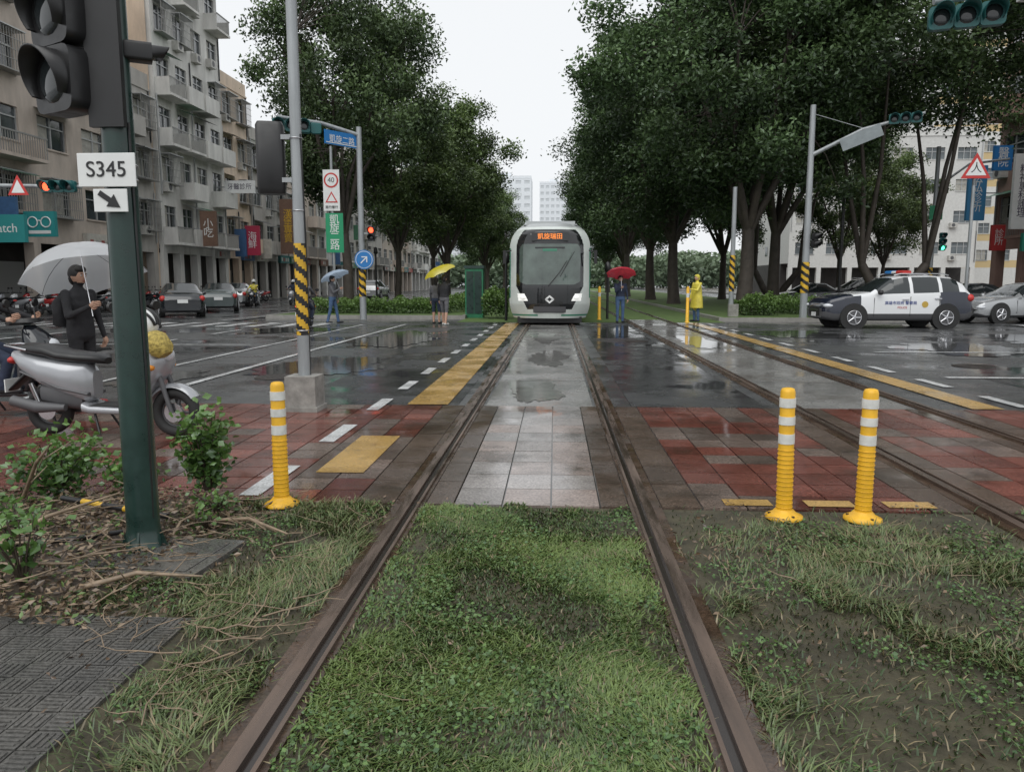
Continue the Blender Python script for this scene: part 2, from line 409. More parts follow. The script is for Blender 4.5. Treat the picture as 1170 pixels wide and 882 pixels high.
# ------------------------------------------------------------------ foreground turf
def nz(x, y, s, o=0): return noise.noise(Vector((x*s+o, y*s-o, o*.37)))
m_blade = leaf_mat('grass_blade', 0, .4, .04)
def rail_dist(x):
    return min(abs(x-(xc+s*.755)) for xc in (-.17, 3.47) for s in (-1, 1))
def slab_free(x, y):
    if -3.6 < x < -1.5+.05*nz(0, y, 4) and y < 3.06: return False
    if -2.45 < x < -1.68 and 3.45 < y < 4.03: return False
    return True
def grass():
    P = []
    def scatter(n, x0, x1, y0, y1, kind):
        for _ in range(n):
            y = random.uniform(y0, y1); x = random.uniform(x0, x1)
            if abs(x) > .78*y+.5: continue
            rd = rail_dist(x)
            if rd < .085 or not slab_free(x, y): continue
            q = nz(x, y, 1.4)+.5*nz(x, y, 4.5, 9)
            if rd < .09+.14*max(0, .5+1.8*nz(x, y, 2.2, 3)) and random.random() < .8: continue
            if kind == 0 and q < -.22 and random.random() < .68: continue
            if kind == 1 and q < .02 and random.random() < .82: continue
            if kind == 1 and x < -1.85 and random.random() < min(1., (-1.85-x)*1.8)*.97: continue
            if kind == 1 and x > 0 and y > 3.9 and q < .3 and random.random() < .70: continue
            if y > 4.76+.12*nz(x, 0, 4, 4)+.05*nz(x, 0, 17, 4): continue
            P.append((x, y, q, kind))
    scatter(135000, -.86, .52, 1.3, 4.95, 0)
    scatter(100000, -3.6, -.98, 1.2, 4.95, 1)
    scatter(150000, .62, 4.6, 1.2, 4.95, 1)
    A = np.array(P); n = len(A)
    x, y, q, kd = A.T
    h = np.where(kd == 0, rng.uniform(.008, .026, n), rng.uniform(.012, .050, n))*(1+.6*np.clip(q, -.6, .8))
    wd = np.where(kd == 0, rng.uniform(.0022, .0045, n), rng.uniform(.0018, .0042, n))
    # blades are combed down in drifts, as if flattened by rain
    fl = np.array([nz(a, b_, 1.1, 21)*6.3 for a, b_ in zip(x, y)])
    ang = np.where(rng.random(n) < .5, fl+rng.normal(0, .6, n), rng.uniform(0, 2*np.pi, n)); lean = rng.uniform(.5, 2.2, n)*h
    dx, dy = np.cos(ang), np.sin(ang); px, py = -dy, dx
    z0 = np.where((y > 4.77), .012, 0.)
    def pt(k, hz, ln, side): return np.stack([x+dx*lean*ln+px*wd*side*k, y+dy*lean*ln+py*wd*side*k, z0+h*hz], 1)
    V = np.stack([pt(1, 0, 0, -1), pt(1, 0, 0, 1), pt(.8, .6, .35, -1), pt(.8, .6, .35, 1), pt(0, 1, 1, 0)], 1).reshape(-1, 3)
    base = np.arange(n)[:, None]*5
    F = np.concatenate([base+np.array([0, 1, 2]), base+np.array([1, 3, 2]), base+np.array([2, 3, 4])])
    t = np.clip(.42+.85*q+rng.normal(0, .22, n), 0, 1)[:, None]
    c = np.where((kd == 0)[:, None], np.array([.045, .078, .022])*(1-t)+np.array([.155, .215, .060])*t,
                 np.array([.045, .072, .026])*(1-t)+np.array([.155, .195, .075])*t)
    dry = rng.random(n) < np.where(kd == 0, .09, .22); c[dry] = np.array([.26, .21, .12])*rng.uniform(.45, 1.05, (dry.sum(), 1))
    link('grass', np_mesh('grass', V, F, m_blade, np.repeat(c, 5, axis=0)))
    n = 60000; X = rng.uniform(-3.2, 4.4, n); Y = rng.uniform(1.2, 4.78, n)
    keep = [i for i in range(n) if abs(X[i]) < .78*Y[i]+.4 and rail_dist(X[i]) > .1 and slab_free(X[i], Y[i]) and (nz(X[i], Y[i], 2.3, 5) > (.03 if -.9 < X[i] < .55 else .17)) and X[i] > -2.3]
    X, Y = X[keep], Y[keep]; n = len(X)
    C = np.stack([X, Y, rng.uniform(.010, .032, n)], 1)
    t = rng.random((n, 1)); c = np.array([.042, .085, .028])*(1-t)+np.array([.12, .20, .058])*t
    V, F, cc = leaves(C, .018, c, flat=.75, aspect=.8)
    link('clover', np_mesh('clover', V, F, m_blade, cc))
grass()
b = MB(); b.add([(-9,-4,-.001),(9,-4,-.001),(9,4.78,-.001),(-9,4.78,-.001)], [(0,1,2,3)], m_gsoil); b.obj('turf')
NX, NY = 60, 40; V = []
for j in range(NY+1):
    for i in range(NX+1):
        x = -7+i*(5.0/NX); y = 2.9+j*(2.0/NY); e = min(1, (x+7)/.3, (-2.0-x)/.5, (y-2.9)/.4, (4.9-y)/.3)
        V.append((x, y, .002+max(0, e)*(.05+.06*nz(x, y, 2.5)+.03*nz(x, y, 9))))
F = [(j*(NX+1)+i, j*(NX+1)+i+1, (j+1)*(NX+1)+i+1, (j+1)*(NX+1)+i) for j in range(NY) for i in range(NX)]
link('soil_bed', np_mesh('soil_bed', np.array(V), np.array(F), m_soil, flat=False))
m_dead = leaf_mat('dead_leaf', 0, .4, .06)
n = 16000; X = rng.uniform(-5.5, -1.65, n); Y = rng.uniform(2.9, 4.8, n); kk = (X < -1.9) | (rng.random(n) < .35); X, Y = X[kk], Y[kk]; n = len(X)
C = np.stack([X, Y, rng.uniform(.03, .11, n)*np.clip((-1.75-X)/.6, .15, 1)], 1); t = rng.random((n, 1))
c = np.array([.05, .032, .02])*(1-t)+np.array([.27, .19, .12])*t; gsel = rng.random(n) < .2; c[gsel] = np.array([.08, .13, .03])*rng.uniform(.6, 1.4, (gsel.sum(), 1))
V, F, cc = leaves(C, .04, c, flat=.65, aspect=.45); link('leaf_litter', np_mesh('leaf_litter', V, F, m_dead, cc))
n = 5200; X = rng.uniform(-2.0, 4.3, n); Y = rng.uniform(2.2, 4.9, n); k = [i for i in range(n) if rail_dist(X[i]) > .06 and (nz(X[i], Y[i], 1.6) < -.05 or random.random() < .08) and (Y[i] > 3.7 or random.random() < .25) and not (-.9 < X[i] < .55 and random.random() < .8)]
C = np.stack([X[k], Y[k], rng.uniform(.012, .035, len(k))], 1); t = rng.random((len(k), 1)); c = np.array([.05, .03, .02])*(1-t)+np.array([.20, .13, .075])*t
V, F, cc = leaves(C, .030, c, flat=.75, aspect=.5); link('fallen_leaves', np_mesh('fallen_leaves', V, F, m_dead, cc))
m_slab = wet_mat('stone_slab', (.07, .07, .068), (.13, .125, .115), wet_scale=1.5, rmin=.07, rmax=.33, bump=.35, bscale=60, dirt=(.045, .04, .028))
b = MB()
px = .105
for j in range(18):
    for i in range(20):
        x = -1.53-i*px; y = 1.15+j*px; x1 = x-px+.006
        dz = random.uniform(-.002, .002)
        b.box(x1, x, y, y+px-.006, -.02, .012+dz, m_slab)
        if (i+j) % 2 == 0:
            for q in range(4): b.box(x1+.012, x-.012, y+.012+q*.023, y+.022+q*.023, .012+dz, .0165+dz, m_slab)
        else:
            for q in range(4): b.box(x1+.012+q*.023, x1+.022+q*.023, y+.012, y+px-.018, .012+dz, .0165+dz, m_slab)
b.obj('stone_path')
b = MB(); b.box(-.36, .36, -.27, .27, -.02, .03, m_slab); b.box(-.30, .30, -.21, .21, .03, .036, m_slab)
for s in (-.2, .2): b.box(s-.03, s+.03, -.02, .02, .036, .042, m_rust)
b.obj('manhole_cover', (-2.06, 3.74, 0), R(-6), bevel=.006)

# ------------------------------------------------------------------ plants
m_leafp = leaf_mat('plant_leaf', .25, .3, .06)
def bush(name, loc, r, h, n, size, c0=(.045, .10, .025), c1=(.15, .27, .065)):
    b = MB(); tips = []
    for i in range(14):
        a = random.uniform(0, 6.28); q = random.uniform(.3, 1)*r; hh = h*random.uniform(.55, 1)
        p = (math.cos(a)*q, math.sin(a)*q, hh); b.tube([(0, 0, 0), (p[0]*.4, p[1]*.4, hh*.55), p], [.007, .005, .002], m_soil, 5); tips.append(p)
    o = b.obj(name, loc)
    T = np.array(tips)[rng.integers(0, 14, n)]; f = rng.uniform(.25, 1.05, n)[:, None]
    C = T*f*np.array([1, 1, 1])+rng.normal(0, .055*max(r, .2)/.3, (n, 3)); C[:, 2] = np.abs(C[:, 2])+.02
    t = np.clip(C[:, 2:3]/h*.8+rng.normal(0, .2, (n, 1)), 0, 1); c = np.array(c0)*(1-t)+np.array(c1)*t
    V, F, cc = leaves(C, size, c, flat=.4, aspect=.75); link('foliage', np_mesh('foliage', V, F, m_leafp, cc), parent=o)
bush('shrub', (-2.28, 4.85, 0), .24, .60, 800, .055); bush('shrub', (-3.25, 4.75, .03), .34, .40, 900, .05)
bush('shrub', (-2.75, 4.8, .03), .22, .26, 350, .05); bush('shrub', (-4.0, 4.6, .03), .35, .4, 700, .05)
bush('weed', (-2.40, 3.22, .03), .17, .36, 90, .06); bush('weed', (-2.05, 4.45, .03), .15, .14, 120, .035); bush('weed', (-2.95, 3.9, .05), .22, .2, 160, .04); bush('weed', (-2.0, 4.2, .02), .10, .10, 60, .03)
b = MB()
m_twig = M('twig', (.25, .185, .125), .55, var=.5, vscale=14)
def twig(x, y, z, a, l, r):
    p = [Vector((x, y, z))]; aa = a
    for i in range(4):
        aa += random.uniform(-.35, .35); p.append(p[-1]+Vector((math.cos(aa)*l/4, math.sin(aa)*l/4, random.uniform(-.01, .035)*l/.4)))
        if random.random() < .5: q = aa+random.choice([-1, 1])*random.uniform(.4, .9); e = p[-1]+Vector((math.cos(q), math.sin(q), .15))*l*.22; b.tube([p[-1], e], [r*.5, r*.2], m_twig, 5)
    b.tube(p, [r, r*.85, r*.7, r*.5, r*.25], m_twig, 5)
for i in range(120):
    x, y = random.uniform(-4.2, -1.9), random.uniform(3.1, 4.75)
    if x > -2.5 and y < 3.3: continue
    twig(x, y, .085 if x < -2.3 else .035, random.uniform(0, 6.28), random.uniform(.15, .8), random.uniform(.003, .009))
for i in range(70): twig(random.uniform(-2.1, -1.05), random.uniform(2.2, 4.65), .026, random.uniform(0, 6.28), random.uniform(.08, .42), random.uniform(.002, .005))
for i in range(36): twig(random.uniform(.75, 2.6), random.uniform(2.6, 4.65), .022, random.uniform(0, 6.28), random.uniform(.06, .25), random.uniform(.0015, .0035))
for i in range(9): twig(random.uniform(-.7, .4), random.uniform(2.0, 4.5), .022, random.uniform(0, 6.28), random.uniform(.05, .15), .0018)
for (p, q) in (((-3.3, 4.5, .1), (-2.75, 4.0, .55)), ((-3.6, 4.1, .1), (-2.9, 3.7, .42)), ((-2.9, 3.5, .05), (-2.5, 4.2, .22)), ((-3.3, 3.35, .05), (-2.5, 3.6, .14)), ((-2.2, 3.25, .03), (-1.65, 3.4, .05)), ((-2.0, 4.3, .03), (-1.45, 4.0, .06)), ((-2.9, 3.2, .05), (-2.25, 3.35, .12))):
    p, q = Vector(p), Vector(q); m_ = (p+q)/2+Vector((0, 0, .05)); b.tube([p, m_, q], [.015, .011, .005], m_twig, 6)
    for i in range(5):
        s = p.lerp(q, .3+.14*i); b.tube([s, s+Vector((random.uniform(-.15, .15), random.uniform(-.15, .15), random.uniform(.0, .12)))], [.005, .002], m_twig, 5)
b.obj('fallen_branches')
b = MB(); b.tube([(-3.4, 3.5, .06), (-2.9, 3.6, .1), (-2.55, 3.75, .09), (-2.25, 4.1, .05)], .014, m_black, 8)
for i in range(5):
    p = Vector((-2.95, 4.35, .14)).lerp(Vector((-2.2, 4.15, .1)), i/5); q = Vector((-2.95, 4.35, .14)).lerp(Vector((-2.2, 4.15, .1)), (i+1)/5)
    b.cyl(p, q, .017, (m_black, m_yel)[i % 2], 10)
b.obj('cable_conduit')

# ------------------------------------------------------------------ trees
m_bark = M('bark', (.065, .053, .043), .7, var=.4, vscale=3, bump=1., bscale=14)
m_tleaf = leaf_mat('tree_leaf', .1, .35, .035)
def tree_mesh(nm, H, Rr, cb, th, ncl, nleaf, lsize, tr=.28, stems=1, spread=.2, tint=(1, 1, 1), nl0=7):
    b = MB(); cl = []
    zc = (H+cb)/2; rz = (H-cb)/2
    off = random.uniform(0, 90)
    while len(cl) < ncl:
        d = Vector((random.gauss(0, 1), random.gauss(0, 1), random.gauss(0, 1))).normalized()
        k = random.uniform(.35, 1)**.6*(1+.42*noise.noise(d*1.9+Vector((off, 0, 0))))
        p = Vector((d.x*Rr*k, d.y*Rr*k, zc+d.z*rz*k))
        if p.z < cb*.85: continue
        cl.append(p)
    limbs = []
    for s in range(stems):
        a = s*6.28/stems+.4
        fork = Vector((math.cos(a)*spread*stems*.5*(stems > 1), math.sin(a)*spread*.5*(stems > 1), th))+Vector((random.uniform(-.2, .2), random.uniform(-.2, .2), 0))
        b.tube([(math.cos(a)*.12*(stems > 1), math.sin(a)*.1*(stems > 1), -.1), (fork.x*.15, fork.y*.15, .4), (fork.x*.5+.08, fork.y*.5, th*.5), fork], [tr*1.35, tr*1.05, tr*.88, tr*.75], m_bark, 10)
        nl = nl0 if stems == 1 else 3
        for i in range(nl):
            aa = i*6.28/nl+random.uniform(-.4, .4) if stems == 1 else a+(i-1)*.9+random.uniform(-.2, .2)
            q = random.uniform(.35, .6)*Rr; z = cb+(H-cb)*random.uniform(.25, .65)
            e = Vector((math.cos(aa)*q, math.sin(aa)*q, z)); m1 = fork.lerp(e, .45)+Vector((random.uniform(-.4, .4), random.uniform(-.4, .4), random.uniform(-.5, .5)))
            b.tube([fork-Vector((0, 0, .15)), m1, e], [tr*.55, tr*.36, tr*.16], m_bark, 7); limbs += [m1.lerp(e, .4), e, m1.lerp(e, .7)]
    for p in cl:
        l = min(limbs, key=lambda q: (q-p).length); mid = l.lerp(p, .5)+Vector((random.uniform(-.3, .3), random.uniform(-.3, .3), .15))
        b.tube([l, mid, p], [tr*.11, tr*.07, tr*.03], m_bark, 5, caps=False)
    per = nleaf//ncl; Cs = []; cs = []; tint = np.array(tint)
    for p in cl:
        rr = Rr*random.uniform(.12, .27); n = int(per*random.uniform(.6, 1.4)); d = unit(rng.normal(size=(n, 3)))
        k = rng.uniform(.1, 1, n)**.5
        C = np.array(p)+d*(k*rr)[:, None]*np.array([1, 1, .62])+rng.normal(0, .22, (n, 3)); Cs.append(C)
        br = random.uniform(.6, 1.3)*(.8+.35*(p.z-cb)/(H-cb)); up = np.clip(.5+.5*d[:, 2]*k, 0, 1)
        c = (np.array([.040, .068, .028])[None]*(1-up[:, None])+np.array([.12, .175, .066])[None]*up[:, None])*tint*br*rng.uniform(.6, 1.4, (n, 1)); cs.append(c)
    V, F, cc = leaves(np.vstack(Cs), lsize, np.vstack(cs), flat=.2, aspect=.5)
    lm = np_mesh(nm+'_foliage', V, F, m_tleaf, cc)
    o = b.obj(nm); tm = o.data; bpy.data.objects.remove(o)
    return tm, lm
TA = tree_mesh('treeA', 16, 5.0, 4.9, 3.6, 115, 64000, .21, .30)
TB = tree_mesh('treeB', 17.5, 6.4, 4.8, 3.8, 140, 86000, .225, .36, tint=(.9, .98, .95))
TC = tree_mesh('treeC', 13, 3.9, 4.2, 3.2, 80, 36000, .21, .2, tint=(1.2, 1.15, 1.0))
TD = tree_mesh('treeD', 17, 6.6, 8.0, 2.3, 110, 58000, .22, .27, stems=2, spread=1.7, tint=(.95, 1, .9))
def tree(tm, x, y, s=1., rz=0., name='street_tree'):
    o = link(name, tm[0], (x, y, .05), rz, s); link('foliage', tm[1], parent=o)
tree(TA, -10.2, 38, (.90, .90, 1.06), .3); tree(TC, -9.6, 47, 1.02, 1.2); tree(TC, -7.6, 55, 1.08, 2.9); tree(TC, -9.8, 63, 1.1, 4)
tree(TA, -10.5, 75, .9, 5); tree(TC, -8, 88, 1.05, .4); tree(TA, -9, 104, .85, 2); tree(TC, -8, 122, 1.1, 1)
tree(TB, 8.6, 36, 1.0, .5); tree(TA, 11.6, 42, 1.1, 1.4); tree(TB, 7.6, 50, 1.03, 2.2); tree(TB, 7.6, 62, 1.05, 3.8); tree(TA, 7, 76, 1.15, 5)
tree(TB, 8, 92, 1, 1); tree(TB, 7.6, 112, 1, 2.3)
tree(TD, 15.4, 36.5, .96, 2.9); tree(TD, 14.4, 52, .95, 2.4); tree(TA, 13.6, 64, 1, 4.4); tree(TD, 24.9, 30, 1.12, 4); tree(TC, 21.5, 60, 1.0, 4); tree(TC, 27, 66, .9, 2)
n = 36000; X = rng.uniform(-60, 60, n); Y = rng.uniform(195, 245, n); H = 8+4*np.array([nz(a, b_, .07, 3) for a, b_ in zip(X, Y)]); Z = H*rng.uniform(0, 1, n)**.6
t = (Z/12)[:, None]; c = (np.array([.10, .14, .09])*(1-t)+np.array([.19, .25, .15])*t)*rng.uniform(.8, 1.2, (n, 1))  # leaf colours lightened to paint in slight distance haze
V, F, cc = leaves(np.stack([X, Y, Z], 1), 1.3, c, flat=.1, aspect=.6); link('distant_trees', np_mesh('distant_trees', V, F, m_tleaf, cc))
def hedge(x0, x1, y0, y1, h, n, size=.11, name='hedge'):
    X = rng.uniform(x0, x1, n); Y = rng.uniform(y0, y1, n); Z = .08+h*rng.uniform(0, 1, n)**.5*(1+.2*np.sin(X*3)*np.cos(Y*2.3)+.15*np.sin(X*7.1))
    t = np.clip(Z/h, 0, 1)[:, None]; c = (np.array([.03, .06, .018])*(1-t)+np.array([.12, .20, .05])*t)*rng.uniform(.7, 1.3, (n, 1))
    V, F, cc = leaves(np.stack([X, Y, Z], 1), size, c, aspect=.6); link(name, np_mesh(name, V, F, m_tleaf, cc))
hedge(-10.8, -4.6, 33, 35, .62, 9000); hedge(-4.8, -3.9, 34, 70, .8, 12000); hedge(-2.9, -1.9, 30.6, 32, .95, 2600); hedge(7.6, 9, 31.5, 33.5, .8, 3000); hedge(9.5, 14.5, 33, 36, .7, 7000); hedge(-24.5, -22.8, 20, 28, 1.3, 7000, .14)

# ------------------------------------------------------------------ buildings
m_win = M('window_glass', (.045, .055, .06), .08, var=.6, vscale=.7, coat=.4)
m_winh = M('haze_paled_window_glass', (.58, .61, .63), .5)  # distance haze painted in as a pale window colour
m_winw = M('light_window_glass', (.13, .15, .16), .15, var=.4, vscale=.7)
m_curt = M('curtain', (.38, .37, .33), .6, var=.3)
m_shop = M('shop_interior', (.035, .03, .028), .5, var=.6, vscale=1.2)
m_frame = M('aluminium_frame', (.42, .43, .43), .4, metal=.4)
m_cage = M('window_grille', (.30, .30, .29), .5, metal=.4)
m_ac = M('ac_unit', (.48, .47, .44), .5, var=.2)
def wallm(n, c): return M(n, c, .7, var=.28, vscale=1.1, bump=.3, bscale=12, stretch=(1, 1, .28))
signcols = [M('sign_%d' % i, c, .5, var=.2) for i, c in enumerate([(.30,.06,.05),(.04,.16,.16),(.5,.48,.43),(.36,.22,.10),(.05,.12,.25),(.17,.10,.07),(.06,.17,.10),(.4,.4,.38),(.12,.12,.12)])]
def building(name, loc, rz, W, floors, fh, wall, bays, depth=12, bal=.3, cage=.3, ac=.5, band=None, arcade=True, shops=True, parapet=1., ww=.62, wh=1.5, strip=False, seed=1, glass=None, simple=False):
    rd = random.Random(seed); b = MB(); bw = W/bays; gh = 3.8 if arcade else fh; glass = glass or m_win
    top = gh+fh*(floors-1)
    b.box(0, W, .22, depth, 0 if not arcade else gh-.1, top, wall)
    if arcade:
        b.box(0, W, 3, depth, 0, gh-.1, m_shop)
        for i in range(bays+1):
            x = min(max(i*bw, .25), W-.25); b.box(x-.25, x+.25, .0, .5, 0, gh-.6, wall)
        b.box(0, W, 0, .22, gh-.6, gh, wall)
        if shops:
            for i in range(bays):
                if rd.random() < .6:
                    s = rd.choice(signcols); b.box(i*bw+.15, (i+1)*bw-.15, -.25, -.003, gh-.7, gh+rd.uniform(-.1, .3), s)
                    for q in range(rd.randint(2, 5)):
                        xx = i*bw+.4+q*.5
                        if xx+.3 < (i+1)*bw-.2: b.box(xx, xx+.28, -.26, -.251, gh-.55, gh-.22, rd.choice([signcols[2], signcols[7], signcols[0]]))
                if rd.random() < .5: b.box(i*bw+.4, (i+1)*bw-.4, 2.9, 2.99, .3, 2.4, rd.choice([m_curt, signcols[7], m_frame, m_winw]))
    else:
        b.box(0, W, 0, .22, 0, gh, wall)
    for fl in range(1, floors):
        z = gh+(fl-1)*fh; sill = .85 if not strip else .95
        b.box(0, W, 0, .219, z, z+sill, band or wall); b.box(0, W, 0, .219, z+sill+wh, z+fh, wall)
        b.add([(0, .15, z+sill), (W, .15, z+sill), (W, .15, z+sill+wh), (0, .15, z+sill+wh)], [(0, 1, 2, 3)], glass)
        for i in range(bays):
            x0 = i*bw; g = bw*(1-ww)/2; xa, xb = x0+g, x0+bw-g
            b.box(x0, xa, 0, .218, z+sill, z+sill+wh, wall); b.box(xb, x0+bw, 0, .218, z+sill, z+sill+wh, wall)
            if simple: continue
            nm = 2 if bw < 3.5 else 3
            for q in range(nm+1):
                xx = xa+(xb-xa)*q/nm; b.box(xx-.035, xx+.035, .08, .145, z+sill, z+sill+wh, m_frame)
            b.box(xa, xb, .07, .078, z+sill+wh-.5, z+sill+wh-.44, m_frame)
            b.box(xa-.06, xb+.06, -.07, -.003, z+sill-.08, z+sill, m_frame if rd.random() < .3 else wall)
            if rd.random() < .4: b.box(xa+.05, xa+(xb-xa)*rd.uniform(.3, .9), .146, .149, z+sill+.05, z+sill+wh-.05, m_curt)
            r = rd.random()
            if r < bal:
                b.box(x0+.15, x0+bw-.15, -1.0, -.003, z-.1, z+.05, wall)
                if rd.random() < .5: b.box(x0+.15, x0+bw-.15, -1.0, -.9, z+.05, z+1.0, wall)
                else:
                    q = x0+.2
                    while q < x0+bw-.15: b.box(q, q+.03, -.98, -.95, z+.05, z+.95, m_cage); q += .16
                    b.box(x0+.15, x0+bw-.15, -1.0, -.93, z+.95, z+1.02, m_cage)
                for xx in (x0+.15, x0+bw-.23): b.box(xx, xx+.08, -.9, -.003, z+.05, z+.98, wall)
            elif r < bal+cage:
                y0 = -.55; za, zb = z+sill-.15, z+sill+wh+.1; xa2, xb2 = xa-.12, xb+.12
                b.box(xa2, xb2, y0, -.003, za-.05, za, m_cage); b.box(xa2, xb2, y0-.08, -.003, zb, zb+.05, m_frame)
                q = xa2
                while q <= xb2: b.box(q, q+.025, y0, y0+.025, za, zb, m_cage); q += .17
                for zz in (za+.4, za+.85, za+1.3): b.box(xa2, xb2, y0-.02, y0-.001, zz, zz+.03, m_cage)
            if rd.random() < ac:
                xx = x0+.1+rd.uniform(0, .3); zz = z+rd.uniform(.1, .5)
                b.box(xx, xx+.8, -.40, -.004, zz, zz+.55, m_ac); b.cyl((xx+.35, -.41, zz+.28), (xx+.35, -.404, zz+.28), .2, m_dgrey, 12)
            if rd.random() < .25 and not strip: b.add([(xa-.2, -.9, z+sill+wh+.0), (xb+.2, -.9, z+sill+wh), (xb+.2, -.01, z+sill+wh+.3), (xa-.2, -.01, z+sill+wh+.3)], [(0, 1, 2, 3)], rd.choice([m_frame, m_dgrey, signcols[6]]))
            if rd.random() < .16 and fl < 3 and not strip and shops:
                xx = x0+rd.uniform(.1, .5); zz = z-.5; b.box(xx, xx+.18, -1.4, -.55, zz, zz+rd.uniform(1.2, 2.4), rd.choice(signcols))
        if not simple:
            for q in range(2):
                xx = rd.choice([0.15, W*.5, W-.15]); b.cyl((xx, -.06, z), (xx, -.06, z+fh), .05, m_frame, 6)
    if not simple:
        for fl in range(1, floors):
            z = gh+(fl-1)*fh
            for k in (depth*.45, depth*.75):
                if rd.random() < .6: b.box(-.03, -.003, k, k+1.1, z+1, z+2.1, m_win); b.box(-.06, -.031, k-.05, k+1.15, z+2.1, z+2.2, m_frame)
        b.cyl((W*.75, 4, top), (W*.75, 4, top+2), .8, m_chrome, 14)
    b.box(-.05, W+.05, -.08, .3, top, top+.12, wall); b.box(0, W, 0, .2, top+.12, top+parapet, wall); b.box(0, .2, .2, depth, top, top+parapet, wall)
    b.box(W*.3, W*.6, 3, 7, top, top+2.6, wall)
    return b.obj(name, loc, rz)
wb1 = wallm('beige_tile', (.50, .43, .37)); wb2 = wallm('white_tile', (.66, .65, .62)); wb3 = wallm('peach_stucco', (.66, .53, .41)); wb4 = wallm('grey_render', (.44, .42, .39)); wb5 = wallm('tan_pink_tile', (.33, .215, .18))
hy = M('yellow_band', (.55, .42, .22), .6)
A90 = R(90)
building('apartment_building', (-24.5, 18.5, .1), A90, 24.2, 7, 3.1, wb1, 7, seed=3, bal=.12, cage=.3)
building('apartment_building', (-24.7, 42.8, .1), A90, 4.6, 4, 3.0, wb4, 2, seed=4, bal=.1, cage=.8)
ob = building('apartment_building', (-24.4, 47.5, .1), A90, 9.6, 9, 3.0, wb2, 4, seed=5, bal=.6, cage=.2)
b = MB(); b.box(-.12, -.065, .25, 12, 0, 28, wb3); b.obj('stucco_end_wall', parent=ob)
building('apartment_building', (-24.6, 57.3, .1), A90, 5, 5, 3.0, wb3, 2, seed=6, bal=.2, cage=.5)
building('apartment_building', (-24.5, 62.4, .1), A90, 8, 4, 3.0, wb4, 3, seed=7, bal=.3, cage=.5)
building('apartment_building', (-24.5, 70.5, .1), A90, 9, 3, 3.1, wb1, 3, seed=8)
building('apartment_building', (-24.5, 79.6, .1), A90, 12, 4, 3.1, wb2, 4, seed=9)
building('apartment_building', (-24.5, 91.8, .1), A90, 18, 5, 3.1, wb4, 6, seed=10)
building('apartment_building', (-24.5, 110, .1), A90, 22, 4, 3.1, wb1, 6, seed=11)
building('apartment_building', (-24.5, 132.5, .1), A90, 30, 6, 3.1, wb2, 8, seed=12)
wp = M('white_panel', (.60, .60, .58), .6, var=.12)
building('hospital_building', (48, 104, 0), 0, 14, 10, 3.4, wp, 5, depth=25, bal=0, cage=0, ac=0, band=hy, arcade=False, ww=.5, wh=1.3, strip=True, seed=20, glass=m_winw)
building('office_building', (27, 92, 0), 0, 21, 5, 3.5, wp, 6, depth=20, bal=0, cage=0, ac=.1, arcade=True, shops=False, ww=.6, wh=1.3, strip=True, seed=21, glass=m_winw)  # lighter window glass puts some distance haze into the colour
building('tan_commercial_building', (25.4, 47, .1), R(-90), 14, 7, 3.3, wb5, 5, depth=18, bal=.1, cage=0, ac=.1, seed=22, ww=.7, shops=False)
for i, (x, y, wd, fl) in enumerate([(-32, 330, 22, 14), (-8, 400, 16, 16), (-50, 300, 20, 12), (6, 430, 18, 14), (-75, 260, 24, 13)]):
    building('distant_tower', (x, y, 0), 0, wd, fl, 3.2, M('haze_wall%d' % i, (.76, .79, .82), .9), 6, depth=14, bal=0, cage=0, ac=0, arcade=False, seed=30+i, glass=m_winh, simple=True)  # pale wall and window colours stand in for distance haze

# ------------------------------------------------------------------ street furniture
def stripes(b, x, y, z0, z1, r, n=7):
    k = 24; m = 40; vs = []
    for i in range(m+1):
        for j in range(k):
            t = 2*math.pi*j/k; vs.append((x+r*math.cos(t), y+r*math.sin(t), z0+(z1-z0)*i/m))
    fy = []; fb = []
    for i in range(m):
        for j in range(k):
            ph = (i/m*n + abs(((j/k*2) % 2)-1)*1.0) % 1
            (fy if ph < .5 else fb).append((i*k+j, i*k+(j+1) % k, (i+1)*k+(j+1) % k, (i+1)*k+j))
    b.add(vs, fy, m_yel, True); b.add(vs, fb, m_black, True)

m_refl = M('reflective_white', (.66, .66, .63), .35, var=.18, vscale=15)
def bollard(x, y):
    b = MB()
    b.loft([(0,0,0,.11,.11),(0,0,.014,.11,.11),(0,0,.03,.075,.075),(0,0,.055,.052,.052)], m_yelf, 'z', 2, 24)
    b.loft([(0,0,.05,.047,.047),(0,0,.77,.043,.043),(0,0,.79,.036,.036),(0,0,.795,.02,.02)], m_yelf, 'z', 2, 24)
    for z0, z1 in ((.46, .52), (.575, .625), (.68, .735)):
        b.loft([(0,0,z0,.0478,.0478),(0,0,z1,.0474,.0474)], m_refl, 'z', 2, 24)
    for i in range(14):
        z = .07+i*.027; b.torus((0, 0, z), .0465, .003, m_yelf, 'z', 24, 6)
    for a in range(3): b.cyl((.085*math.cos(a*2.09), .085*math.sin(a*2.09), .015), (.085*math.cos(a*2.09), .085*math.sin(a*2.09), .03), .01, m_rust, 6)
    o = b.obj('traffic_bollard', (x, y, .01)); o.rotation_euler = (random.uniform(-.015, .015), random.uniform(-.02, .02), random.uniform(0, 6))
bollard(-1.74, 4.72); bollard(1.40, 4.62); bollard(1.86, 4.60)

